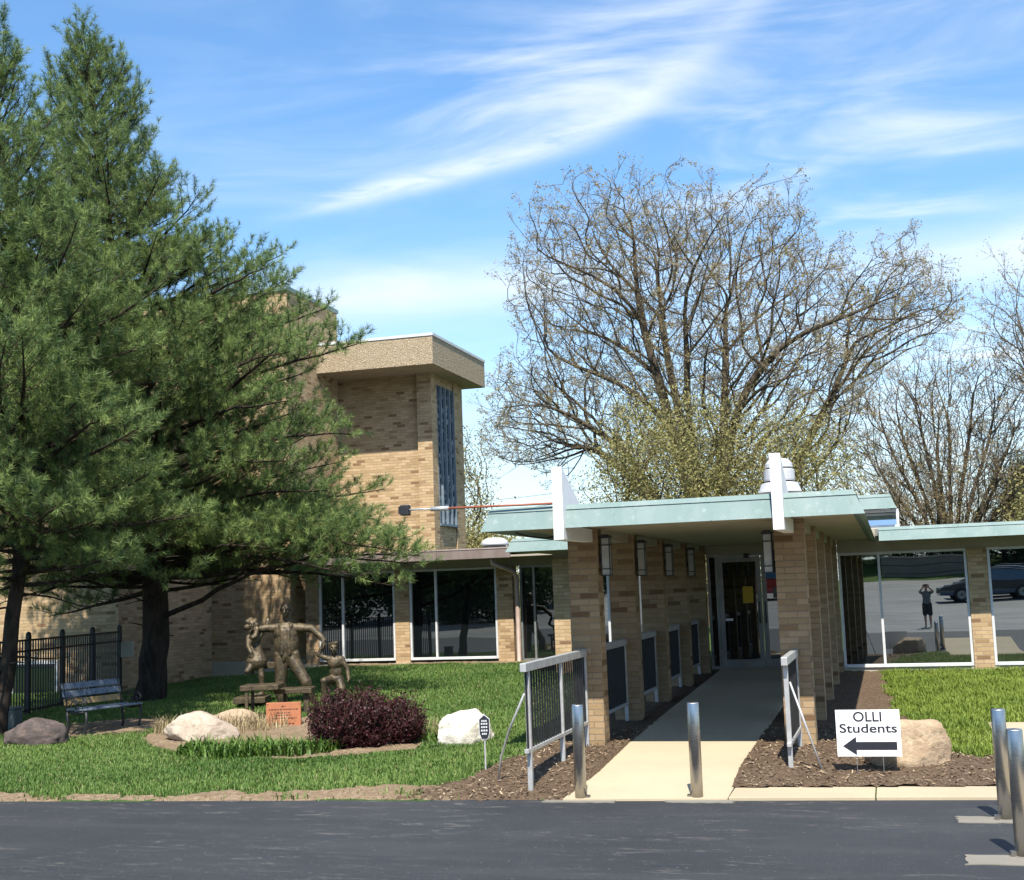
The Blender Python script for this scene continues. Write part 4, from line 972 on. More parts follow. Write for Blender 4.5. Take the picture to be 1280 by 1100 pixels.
# legs
man += [('c', (-0.09, 0.0, 0.90), 0.125, (-0.105, -0.02, 0.48), 0.10), ('c', (-0.105, -0.02, 0.48), 0.10, (-0.085, 0.02, 0.10), 0.095), ('c', (-0.085, 0.03, 0.045), 0.05, (-0.11, -0.17, 0.035), 0.042)]
man += [('c', (0.08, 0.0, 0.90), 0.125, (0.33, -0.06, 0.50), 0.098), ('c', (0.33, -0.06, 0.50), 0.10, (0.40, 0.05, 0.12), 0.09), ('c', (0.40, 0.05, 0.045), 0.05, (0.44, -0.13, 0.035), 0.042)]
for t in (0.3, 0.55, 0.8): man += [('c', (0.06+0.25*t, -0.085, 0.85-0.38*t), 0.02, (0.16+0.25*t, -0.07, 0.89-0.38*t), 0.02)]                  # trouser folds
blob('man_figure', man, 'bronze', sc, 0.0115, 2, 0.005)
girl = []
gx = -0.575
girl += head((gx, -0.10, 1.50), 0.92, 0.35, -0.05)
for k, (x, y, z) in enumerate(((-0.02, 0.02, 1.58), (0.06, 0.0, 1.56), (-0.07, 0.0, 1.55), (0.085, -0.02, 1.49), (0.10, -0.04, 1.42), (0.09, -0.07, 1.36), (0.075, -0.10, 1.31), (-0.085, -0.02, 1.46), (0.045, -0.115, 1.29))): girl += [('e', (gx+x, -0.10+y, z), (0.05, 0.055, 0.05))]
girl += [('c', (gx+0.01, -0.08, 1.40), 0.045, (gx+0.02, -0.07, 1.33), 0.05), ('e', (gx+0.03, -0.06, 1.24), (0.115, 0.085, 0.13)), ('e', (gx+0.06, -0.06, 1.08), (0.105, 0.085, 0.13)), ('c', (gx+0.07, -0.06, 1.04), 0.11, (gx+0.07, -0.06, 0.89), 0.18, (1.0, 0.8))]
girl += [('c', (gx-0.07, -0.07, 1.30), 0.045, (gx-0.06, -0.13, 1.14), 0.036), ('c', (gx-0.06, -0.13, 1.14), 0.036, (gx-0.0, -0.17, 1.03), 0.03)]
girl += hand((gx, -0.17, 1.02), (0.3, -0.2, -1), (0, -1, 0.1), 0.75, 0.6)
girl += [('c', (gx+0.13, -0.06, 1.31), 0.045, (gx+0.20, -0.02, 1.42), 0.036), ('c', (gx+0.20, -0.02, 1.42), 0.036, (gx+0.24, 0.0, 1.50), 0.03)]
girl += hand((gx+0.24, 0.0, 1.50), (0.2, 0, 1), (0, -1, 0), 0.75, 0.5)
girl += [('c', (gx+0.12, -0.06, 0.88), 0.07, (gx+0.155, -0.10, 0.62), 0.052), ('c', (gx+0.155, -0.10, 0.62), 0.052, (gx+0.165, -0.06, 0.36), 0.036), ('c', (gx+0.165, -0.05, 0.325), 0.035, (gx+0.03, -0.13, 0.315), 0.03)]
girl += [('c', (gx+0.02, -0.07, 0.88), 0.07, (gx-0.06, -0.20, 0.72), 0.055), ('c', (gx-0.06, -0.20, 0.72), 0.052, (gx-0.04, 0.10, 0.74), 0.036), ('c', (gx-0.04, 0.12, 0.74), 0.034, (gx-0.05, 0.16, 0.66), 0.026)]
blob('girl_figure', girl, 'bronze', sc, 0.0105, 2, 0.006)
boy = []
bx = 0.84
boy += head((bx-0.02, -0.12, 1.055), 0.90, 0.25, 0.0)
for k in range(14): a = k*2.4; boy += [('e', (bx-0.02+0.06*math.cos(a), -0.105+0.065*math.sin(a), 1.115+0.018*(k % 3)), (0.03, 0.03, 0.026))]
boy += [('c', (bx-0.01, -0.10, 0.98), 0.045, (bx, -0.09, 0.90), 0.05), ('e', (bx+0.0, -0.09, 0.81), (0.13, 0.09, 0.13)), ('e', (bx+0.01, -0.07, 0.66), (0.115, 0.09, 0.14)), ('e', (bx+0.01, -0.06, 0.54), (0.125, 0.10, 0.10)), ('c', (bx-0.1, -0.09, 0.88), 0.048, (bx+0.11, -0.09, 0.875), 0.048)]
boy += [('c', (bx-0.12, -0.09, 0.88), 0.048, (bx-0.275, -0.11, 0.95), 0.04), ('c', (bx-0.275, -0.11, 0.95), 0.04, (bx-0.20, -0.10, 1.10), 0.032)]
boy += hand((bx-0.195, -0.10, 1.10), (0.25, 0.1, 1), (0, -1, 0), 0.8, 0.9)
boy += [('c', (bx+0.12, -0.09, 0.87), 0.048, (bx+0.21, -0.10, 0.70), 0.04), ('c', (bx+0.21, -0.10, 0.70), 0.04, (bx+0.235, -0.15, 0.53), 0.032)]
boy += hand((bx+0.235, -0.155, 0.52), (0.0, -0.2, -1), (1, 0, 0), 0.8, 1.0)
boy += [('c', (bx-0.06, -0.06, 0.52), 0.085, (bx-0.15, -0.33, 0.52), 0.066), ('c', (bx-0.15, -0.33, 0.52), 0.06, (bx-0.17, -0.28, 0.20), 0.046), ('c', (bx-0.17, -0.28, 0.20), 0.044, (bx-0.16, -0.24, 0.05), 0.036), ('c', (bx-0.16, -0.24, 0.035), 0.035, (bx-0.17, -0.38, 0.03), 0.03)]
boy += [('c', (bx+0.06, -0.06, 0.52), 0.085, (bx+0.12, -0.16, 0.36), 0.066), ('c', (bx+0.12, -0.16, 0.36), 0.058, (bx+0.13, -0.02, 0.08), 0.042), ('c', (bx+0.13, -0.02, 0.035), 0.035, (bx+0.15, -0.15, 0.03), 0.03)]
blob('boy_figure', boy, 'bronze', sc, 0.0105, 2, 0.006)
def slab(x0, x1, y0, y1, z, th=0.075): return MB().box(x0, x1, y0, y1, z-th, z).build('stepping_slab', 'bronze', sc, bevel=0.006)
slab(-0.86, -0.32, -0.32, 0.22, 0.29, 0.10)
s2 = slab(-0.36, 0.24, -2.10, -1.55, 0.60, 0.075)
for y in (-2.05, -1.6): MB().bar((-0.26, y, -0.1), (-0.26, y, 0.524), 0.045).build('support', 'bronze', s2)
s3 = slab(0.06, 0.66, -1.52, -1.0, 0.49, 0.075)
MB().bar((0.56, -1.4, -0.1), (0.56, -1.4, 0.414), 0.08).build('support', 'bronze', s3); MB().bar((0.16, -1.1, -0.1), (0.16, -1.1, 0.414), 0.05).build('support', 'bronze', s3)
MB().box(-0.72, 0.0, 0.10, 0.30, 0.74, 0.84).build('plank', 'bronze', sc, bevel=0.006)

# ------------------------------------------------------------------ trees
def tubes(chains, name, m, parent, nmin=3):
    """chains: list of (pts (k,3), radii (k,)) -> one mesh"""
    VV = []; FF = []; off = 0
    for P, r in chains:
        k = len(P)
        if k < 2: continue
        n = 10 if r[0] > 0.12 else 7 if r[0] > 0.05 else 5 if r[0] > 0.018 else nmin
        D = np.gradient(P, axis=0); D /= np.linalg.norm(D, axis=1, keepdims=True)+1e-9
        ref = np.array([0.31, 0.17, 0.93]) if abs(D[0, 2]) < 0.8 else np.array([0.93, 0.2, 0.1])
        A = np.cross(D, ref); A /= np.linalg.norm(A, axis=1, keepdims=True)+1e-9; Bv = np.cross(D, A)
        t = np.arange(n)*2*PI/n
        V = P[:, None]+(A[:, None]*np.cos(t)[None, :, None]+Bv[:, None]*np.sin(t)[None, :, None])*r[:, None, None]
        i = np.arange(k*n).reshape(k, n); j = np.roll(i, -1, axis=1)
        F = np.stack([i[:-1], j[:-1], j[1:], i[1:]], -1).reshape(-1, 4)
        VV.append(V.reshape(-1, 3)); FF.append(F+off); off += k*n
    return fast_mesh(name, np.concatenate(VV), np.concatenate(FF), m, parent, smooth=True)
def sticks(name, m, parent, segs):
    """many straight twigs at once; segs: list of (A (n,3), B (n,3), ra, rb)"""
    VV = []; FF = []; off = 0
    for A, B, ra, rb in segs:
        n = len(A); D = B-A; D = D/(np.linalg.norm(D, axis=1, keepdims=True)+1e-9); u = np.cross(D, [0.31, 0.17, 0.93]); u /= np.linalg.norm(u, axis=1, keepdims=True)+1e-9; w = np.cross(D, u)
        R = [u*math.cos(t)+w*math.sin(t) for t in (0, 2*PI/3, 4*PI/3)]
        V = np.stack([A+r*ra for r in R]+[B+r*rb for r in R], 1).reshape(-1, 3); b = np.arange(n)[:, None, None]*6+off
        F = (np.array([[0, 1, 4, 3], [1, 2, 5, 4], [2, 0, 3, 5]])[None]+b).reshape(-1, 4)
        VV.append(V); FF.append(F); off += n*6
    return fast_mesh(name, np.concatenate(VV), np.concatenate(FF), m, parent, smooth=True)
def grow(seed_lines, pts, bf=0.25, step=0.8, jitter=0.06, up=0.0):
    """join scattered crown points to the growing tree, cheapest link first; returns node positions and parents"""
    pos = []; par = []; pl = []
    def add(p, q):
        pos.append(p); par.append(q); pl.append(0.0 if q < 0 else pl[q]+float(np.linalg.norm(p-pos[q]))); return len(pos)-1
    for line in seed_lines:
        line = np.array(line, float); start = -1
        if pos:
            d = np.linalg.norm(np.array(pos)-line[0], axis=1); j = int(d.argmin())
            cur = j; line = line[1:] if d[j] < 0.6 else line
        else: cur = -1
        for p in line:
            if cur < 0: cur = add(p, -1); continue
            a = pos[cur]; L = np.linalg.norm(p-a); k = max(1, int(L/step))
            for s in range(1, k+1): cur = add(a+(p-a)*s/k+(RNG.normal(0, jitter*0.5, 3) if s < k else 0), cur)
    root = pos[0]
    order = np.argsort(np.linalg.norm(pts-root, axis=1)); N = len(pts)*4+len(pos)+10
    A = np.empty((N, 3)); A[:len(pos)] = pos; PLn = np.empty(N); PLn[:len(pos)] = pl; par = list(par); n = len(pos)
    for i in order:
        p = pts[i]; dv = p-A[:n]; d = np.sqrt((dv*dv).sum(1)); c = d+bf*PLn[:n]
        if up: c = c+up*np.maximum(0, -dv[:, 2])
        j = int(c.argmin()); L = d[j]; k = min(3, max(1, int(round(L/step)))); a = A[j].copy(); cur = j
        bend = np.array([0, 0, 0.05*L])
        for s in range(1, k+1):
            t = s/k; q = a+(p-a)*t-bend*math.sin(PI*t)+(RNG.normal(0, jitter, 3)*min(1, L) if s < k else 0)
            A[n] = q; PLn[n] = PLn[cur]+np.linalg.norm(q-A[cur]); par.append(cur); cur = n; n += 1
    return A[:n], np.array(par)
def skeleton_chains(A, par, rtip, e=2.3, rmax=None):
    n = len(A); rr = np.zeros(n); kids = [[] for _ in range(n)]
    for i in range(n):
        if par[i] >= 0: kids[par[i]].append(i)
    for i in range(n-1, -1, -1):      # parents always come before their children
        rr[i] = max(rtip**e, sum(rr[k] for k in kids[i])*1.0) if kids[i] else rtip**e
    r = rr**(1/e)
    if rmax: r = np.minimum(r, rmax)
    chains = []; tips = []; stack = [(0, None)]
    while stack:
        s, p = stack.pop(); C_ = [p] if p is not None else []; cur = s
        while True:
            C_.append(cur)
            if not kids[cur]: tips.append(cur); break
            ks = sorted(kids[cur], key=lambda q: -r[q])
            for q in ks[1:]: stack.append((q, cur))
            cur = ks[0]
        P = A[C_].copy(); R_ = r[C_].copy()
        if p is not None: R_[0] = min(R_[0], R_[1]*1.15)
        if len(P) > 3:
            for _ in range(2): P[1:-1] = P[1:-1]*0.5+(P[:-2]+P[2:])*0.25
        R_[-1] *= 0.5
        chains.append((P, R_))
    return chains, np.array(tips), r
def leaf_cloud(name, m, parent, base, per, spread, size, kind=None, tintbias=None, flat=0.0):
    n = len(base)*per; c = np.repeat(base, per, axis=0)+RNG.normal(0, spread, (n, 3))
    a = RNG.normal(0, 1, (n, 3)); a /= np.linalg.norm(a, axis=1, keepdims=True); b = RNG.normal(0, 1, (n, 3)); b[:, 2] += flat
    b = np.cross(a, b); b /= np.linalg.norm(b, axis=1, keepdims=True)+1e-9
    s = (size*RNG.uniform(0.55, 1.25, n))[:, None]
    V = np.stack([c-a*s, c+b*s*0.5, c+a*s, c-b*s*0.5], 1).reshape(-1, 3); F = np.arange(n*4).reshape(-1, 4)
    clump = np.repeat(RNG.uniform(0, 1, len(base)), per); t = np.clip(0.5*clump+0.5*RNG.uniform(0, 1, n), 0, 1)
    return fast_mesh(name, V, F, m, parent, tint=np.repeat(t, 4))
def in_poly(x, y, poly):
    ins = np.zeros(len(x), bool); P = np.array(poly); j = len(P)-1
    for i in range(len(P)):
        c = ((P[i, 1] > y) != (P[j, 1] > y)) & (x < (P[j, 0]-P[i, 0])*(y-P[i, 1])/(P[j, 1]-P[i, 1]+1e-12)+P[i, 0]); ins ^= c; j = i
    return ins
MAPLE_LIMBS = [[[-6.72,50.0,2.92],[-7.27,49.75,5.42],[-7.79,49.5,7.95],[-8.21,49.25,10.16],[-8.76,49.0,12.4],[-8.78,48.75,13.47],[-8.77,48.5,15.5],[-8.58,48.25,16.54],[-8.31,48.0,17.72]],[[-8.76,49.0,12.4],[-9.38,48.4,13.62],[-10.34,47.8,14.22],[-11.3,47.2,14.5],[-12.25,46.6,14.83],[-13.04,46.0,14.71]],[[-8.78,48.75,13.47],[-10.05,49.56,14.93],[-10.67,50.38,16.2],[-11.47,51.19,17.71],[-12.5,52.0,18.94]],[[-6.72,50.0,2.92],[-7.18,50.43,5.46],[-7.65,50.86,8.73],[-8.17,51.29,11.46],[-8.41,51.71,13.57],[-8.44,52.14,15.72],[-8.86,52.57,17.09],[-9.57,53.0,18.52]],[[-8.44,52.14,15.72],[-7.91,52.86,16.53],[-7.62,53.57,17.74],[-6.99,54.29,18.58],[-6.51,55.0,19.64]],[[-8.77,48.5,15.5],[-9.57,49.25,16.77],[-10.49,50.0,18.44]],[[-6.72,50.0,2.92],[-6.86,49.29,5.99],[-7.03,48.57,9.03],[-6.8,47.86,11.37],[-6.8,47.14,12.77],[-6.25,46.43,13.77],[-5.37,45.71,14.7],[-4.81,45.0,15.33]],[[-6.5,50.0,2.91],[-6.18,50.44,5.41],[-5.9,50.89,8.61],[-5.72,51.33,11.26],[-5.75,51.78,12.83],[-5.44,52.22,14.06],[-4.77,52.67,15.28],[-3.92,53.11,16.49],[-3.09,53.56,17.2],[-2.56,54.0,18.31]],[[-4.77,52.67,15.28],[-4.27,51.33,16.06],[-4.39,50.0,17.02]],[[-6.5,50.0,2.91],[-5.9,49.7,5.97],[-5.26,49.4,8.69],[-4.22,49.1,10.28],[-3.26,48.8,10.92],[-2.62,48.5,11.36],[-1.43,48.2,11.49],[-0.56,47.9,11.56],[0.18,47.6,12.03],[0.82,47.3,13.23],[1.3,47.0,14.13]],[[-0.56,47.9,11.56],[0.26,46.93,11.0],[1.6,45.97,10.98],[2.64,45.0,11.24]],[[-5.72,51.33,11.26],[-5.2,51.94,11.98],[-4.57,52.56,12.87],[-3.27,53.17,13.71],[-2.46,53.78,14.27],[-1.77,54.39,15.37],[-0.92,55.0,16.3]],[[-5.82,50.0,2.52],[-3.89,50.29,4.66],[-2.52,50.57,7.7],[-1.53,50.86,9.23],[-0.99,51.14,10.81],[-0.3,51.43,12.08],[0.21,51.71,13.05],[1.34,52.0,13.97]],[[-1.53,50.86,9.23],[-0.39,51.89,10.89],[0.58,52.93,11.8],[1.86,53.96,12.21],[3.01,55.0,12.47]],[[-6.74,50.0,2.61],[-8.25,49.43,4.83],[-9.6,48.86,7.37],[-10.71,48.29,8.17],[-11.82,47.71,8.96],[-12.44,47.14,9.56],[-13.07,46.57,9.84],[-14.0,46.0,10.14]],[[-11.82,47.71,8.96],[-12.75,46.48,9.03],[-13.36,45.24,8.46],[-13.76,44.0,8.05]],[[-7.79,49.5,7.95],[-9.27,49.4,9.95],[-10.52,49.3,10.36],[-11.46,49.2,10.74],[-12.4,49.1,11.29],[-13.35,49.0,11.85]],[[-6.74,50.0,2.61],[-9.04,50.5,5.57],[-11.01,51.0,7.67],[-13.16,51.5,8.03],[-14.0,52.0,7.79],[-15.23,52.5,7.06],[-16.11,53.0,6.8]],[[-5.82,50.0,2.52],[-3.94,49.0,4.59],[-1.81,48.0,6.58],[-0.78,47.0,7.77],[-0.17,46.0,8.45]],[[-8.21,49.25,10.16],[-9.88,50.44,11.79],[-11.11,51.62,12.62],[-13.29,52.81,13.22],[-14.66,54.0,14.48]]]
MAPLE_OUTLINE = [[-15.44,7.37],[-15.67,9.88],[-14.87,10.98],[-13.37,11.69],[-13.76,13.07],[-14.22,14.46],[-14.17,15.88],[-13.24,17.83],[-12.01,18.36],[-10.46,18.95],[-8.63,19.01],[-7.01,18.67],[-5.26,18.38],[-4.7,17.06],[-3.58,17.51],[-2.11,17.45],[-1.82,16.07],[-2.2,14.83],[-1.13,15.03],[-0.56,14.65],[-0.15,13.98],[0.35,14.87],[1.53,14.98],[2.18,13.88],[3.22,12.39],[2.57,11.23],[0.52,10.8],[-0.16,9.31],[-1.2,6.94],[-4.29,5.28],[-8.66,4.88],[-11.78,7.62],[-13.84,6.45]]

def maple():
    root = thing('maple_tree', 'tall spreading tree with bare dark limbs and budding twigs behind the canopy', 'tree', (-6.9, 50, 0.3))
    P = np.array(MAPLE_OUTLINE); P[:, 0] = np.where(P[:, 0] < -7, -7+(P[:, 0]+7)*0.93, P[:, 0]); P[:, 1] = np.where(P[:, 1] > 9, 9+(P[:, 1]-9)*0.86, P[:, 1]); n = 26000
    x = RNG.uniform(P[:, 0].min(), P[:, 0].max(), n); z = RNG.uniform(P[:, 1].min(), P[:, 1].max(), n)
    k = in_poly(x, z, P); x, z = x[k], z[k]
    y = 50+RNG.normal(0, 1, len(x)).clip(-1.8, 1.8)*3.2*np.sqrt(np.clip(1-((x+6)/11)**2, 0.12, 1))*np.clip(1.25-((z-10)/12)**2, 0.3, 1)
    pts = np.stack([x, y, z], -1)
    lp = np.concatenate([np.array(l)[2:] for l in MAPLE_LIMBS])
    dens = np.array([np.min(np.linalg.norm(lp-p, axis=1)) for p in pts])
    pts = pts[(RNG.uniform(0, 1, len(pts)) < np.clip(1.15-dens/6, 0.25, 1))][:7600]
    lines = [[(-6.95, 50, 0.2), (-6.92, 50, 1.5)]+list(MAPLE_LIMBS[0])]+list(MAPLE_LIMBS[1:])
    A, par = grow(lines, pts, 0.22, 0.7, 0.06, 0.18)
    ch, tips, r = skeleton_chains(A, par, 0.0105, 1.97, 0.55)
    tr = [c for c in ch if c[1][0] > 0.07]; tw = [c for c in ch if c[1][0] <= 0.07]
    tubes(tr, 'trunk', 'maple_bark', root)
    # fine twigs at the tips, then finer ones on those
    T = A[tips]; D = T-A[par[tips]]; D /= np.linalg.norm(D, axis=1, keepdims=True)+1e-9; sg_ = []
    for k in range(4):
        d = D+RNG.normal(0, 0.5, D.shape); d[:, 2] += 0.2; d /= np.linalg.norm(d, axis=1, keepdims=True)
        L = RNG.uniform(0.2, 0.6, len(T))[:, None]; e = T+d*L; o = T-D*RNG.uniform(0, 0.35, (len(T), 1))
        sg_.append((o, e, 0.0085, 0.004))
        for q in (0.4, 0.75):
            d2 = d+RNG.normal(0, 0.6, D.shape); d2 /= np.linalg.norm(d2, axis=1, keepdims=True); s2 = o+(e-o)*q; e2 = s2+d2*RNG.uniform(0.12, 0.34, (len(T), 1))
            sg_.append((s2, e2, 0.006, 0.003))
        T2 = e if k == 0 else np.concatenate([T2, e])
    tubes(tw, 'branches', 'maple_bark', root); sticks('twigs', 'maple_twig', root, sg_)
    leaf_cloud('buds', 'maple_bud', root, T2, 7, 0.07, 0.045)
    return root
maple()
def bushy_tree(name, label, base, ctr, rad, npts, per, size, leaf, rtip=0.009, bf=0.2, spread=0.22, group=None, stems=3, top=1.0, bark='maple_bark', seed=None, up=0.1, crown_name='crown'):
    root = thing(name, label, 'tree', base, 0, group); base = np.array(base, float); ctr = np.array(ctr, float); rad = np.array(rad, float)
    p = RNG.normal(0, 1, (npts, 3)); p /= np.linalg.norm(p, axis=1, keepdims=True); p *= RNG.uniform(0.25, 1, (npts, 1))**0.5
    lump = 1+0.16*np.sin(p[:, 0]*6+1)*np.cos(p[:, 2]*5)+0.1*np.sin(p[:, 1]*9+p[:, 2]*7); pts = ctr+p*rad*lump[:, None]
    lines = []
    for k in range(stems):
        a = k*2*PI/stems+0.4; q = ctr+np.array([math.cos(a)*rad[0]*0.35, math.sin(a)*rad[1]*0.35, -rad[2]*0.1])
        lines.append([base+np.array([0, 0, 0.0]), base+(q-base)*0.35*np.array([0.5, 0.5, 1]), q])
    A, par = grow(lines, pts, bf, 0.6, 0.06, up); ch, tips, r = skeleton_chains(A, par, rtip, 2.2, 0.3)
    tubes(ch, 'trunk', bark, root)
    leaf_cloud(crown_name, leaf, root, A, per, spread, size)
    return root
bushy_tree('spring_tree', 'yellow-green leafing tree just behind the canopy roof, left of its vent', (-7.3, 42, 0.3), (-6.9, 42, 5.1), (2.5, 2.2, 3.3), 1500, 19, 0.055, 'spring_leaf', spread=0.3, group='leafing trees behind the canopy')
bushy_tree('spring_tree', 'yellow-green leafing tree behind the canopy roof, right of the white vent', (-3.4, 43, 0.3), (-3.2, 43, 4.6), (2.6, 2.2, 3.1), 1300, 16, 0.055, 'spring_leaf', spread=0.32, group='leafing trees behind the canopy')
bushy_tree('pale_tree', 'pale leafing tree showing between the tower and the canopy corner', (-15.2, 46, 0.3), (-15.6, 46, 5.0), (1.55, 1.6, 3.5), 700, 10, 0.06, 'pale_leaf', spread=0.24)
bushy_tree('low_shrub', 'dense green shrub low behind the brown roof beside the tower', (-13.2, 42, 0.3), (-13.2, 42, 2.4), (1.2, 1.2, 2.2), 300, 60, 0.06, 'spring_leaf', spread=0.25)
def fan_tree(name, label, base, tops, n, spread, leafm, npts, rtip=0.010, per=2, size=0.05):
    root = thing(name, label, 'tree', base, 0); base = np.array(base, float); tops = np.array(tops, float)
    lines = [[base, base+np.array([0, 0, 0.8])]]
    for t in tops:
        q = base+(t-base)*0.45+np.array([0, 0, 0.4]); q[0] = base[0]+(t[0]-base[0])*0.32
        lines.append([base+np.array([0, 0, 0.8]), base+(t-base)*0.2*np.array([.7, .7, 1])+np.array([0, 0, 0.5]), q, base+(t-base)*0.78, t])
    s = RNG.integers(0, len(tops), npts); f = RNG.uniform(0.3, 1.06, npts)
    pts = base+(tops[s]-base)*f[:, None]+RNG.normal(0, 1, (npts, 3))*spread*(0.35+f[:, None])
    pts = pts[pts[:, 2] > 1.6]
    A, par = grow(lines, pts, 0.5, 0.7, 0.06, 0.6); ch, tips, r = skeleton_chains(A, par, rtip, 2.3, 0.3)
    T = A[tips]; D = T-A[par[tips]]; D /= np.linalg.norm(D, axis=1, keepdims=True)+1e-9; sg_ = []
    for k in range(3):
        d = D+RNG.normal(0, 0.35, D.shape); d[:, 2] += 0.5; d /= np.linalg.norm(d, axis=1, keepdims=True); e = T+d*RNG.uniform(0.2, 0.6, len(T))[:, None]
        sg_.append((T, e, 0.008, 0.004))
        for q in (0.3, 0.7): s2 = T+(e-T)*q; d2 = d+RNG.normal(0, 0.6, D.shape); d2 /= np.linalg.norm(d2, axis=1, keepdims=True); sg_.append((s2, s2+d2*RNG.uniform(0.1, 0.35, (len(T), 1)), 0.006, 0.003))
        T2 = e if k == 0 else np.concatenate([T2, e])
    tubes(ch, 'trunk', 'maple_bark', root); sticks('twigs', 'maple_twig', root, sg_)
    leaf_cloud('buds', leafm, root, T2, per, 0.12, size)
    return root
fan_tree('fan_tree', 'vase-shaped tree of many upright bare stems behind the right-hand roof', (2.0, 46, 0.3), [(-1.4, 45, 5.4), (-0.7, 47, 7.0), (-0.1, 45, 7.7), (0.5, 46, 8.0), (1.2, 45, 8.4), (1.8, 47, 8.6), (2.4, 46, 8.7), (3.2, 46, 8.5), (4.0, 45, 8.2), (4.8, 47, 7.7), (5.6, 46, 6.9), (6.2, 46, 6.0), (0.2, 44, 4.8), (3.9, 44, 6.0), (-1.8, 46, 4.2)], 12, 0.36, 'maple_bud', 4600, per=5, size=0.036)
fan_tree('budding_tree', 'bare budding crown reaching in at the right photo edge', (8.2, 44, 0.3), [(4.1, 44, 9.7), (4.2, 43, 10.5), (5.0, 45, 11.0), (6.0, 44, 11.6), (4.6, 44, 9.2), (8, 44, 12), (10.5, 44, 11), (12.5, 45, 9), (9.5, 42, 10), (5.2, 45, 8.6)], 10, 0.38, 'maple_bud', 2600, per=5, size=0.036)
def evergreen(name, label, base, h, r, n=900, per=34, size=0.07, leaf='dark_leaf', group=None):
    root = thing(name, label, 'tree', base, 0, group); z = RNG.uniform(0.03, 1, n); a = RNG.uniform(0, 2*PI, n)
    q = r*(1-z**1.6)*RNG.uniform(0.35, 1, n)**0.5*(1+0.22*np.sin(a*3+z*9))+0.12
    P = np.stack([base[0]+q*np.cos(a), base[1]+q*np.sin(a), base[2]+0.2+z*h], -1)
    ch = [(np.array([[base[0], base[1], base[2]-0.1], [base[0], base[1], base[2]+h*0.95]]), np.array([0.16, 0.02]))]
    ch += [(np.array([[base[0], base[1], max(base[2]+0.2, p[2]-0.25*w)], p]), np.array([0.02, 0.006])) for p, w in zip(P[::3], q[::3])]
    tubes(ch, 'trunk', 'pine_bark', root); leaf_cloud('crown', leaf, root, P, per, 0.26, size)
    return root
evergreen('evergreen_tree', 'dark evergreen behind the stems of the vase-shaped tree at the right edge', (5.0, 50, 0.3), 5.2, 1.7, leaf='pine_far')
bushy_tree('spring_tree', 'low yellow-green shrub at the right edge above the roof line', (5.3, 42, 0.3), (5.2, 42, 3.6), (1.5, 1.3, 1.5), 300, 22, 0.07, 'spring_leaf', spread=0.22)
# power lines
po = thing('utility_pole', 'wooden utility pole standing among the trees behind the canopy', 'pole', (-4.9, 56, 0.3))
MB().tube([(-4.9, 56, 0.0), (-4.9, 56, 7.4)], [0.15, 0.11], 10).build('pole', 'maple_bark', po, smooth=True); MB().box(-5.7, -4.1, 55.94, 56.06, 6.9, 7.02).build('cross_arm', 'maple_bark', po)
for k, (dz, w) in enumerate(((0.0, 'upper'), (-0.5, 'lower'))):
    L = []
    for t in np.linspace(0, 1, 14):
        L.append((-40+35.1*t, 56, 6.6+dz+0.5*t-1.1*math.sin(PI*t)*0.8))
    for t in np.linspace(0.07, 1, 14): L.append((-4.9+34*t, 56, 7.1+dz-0.3*t-1.2*math.sin(PI*t)))
    tag(MB().tube(L, 0.011, 5).build('power_line', 'greybox'), '%s of the two thin power lines crossing the sky behind the trees' % w, 'wire', 'power lines')

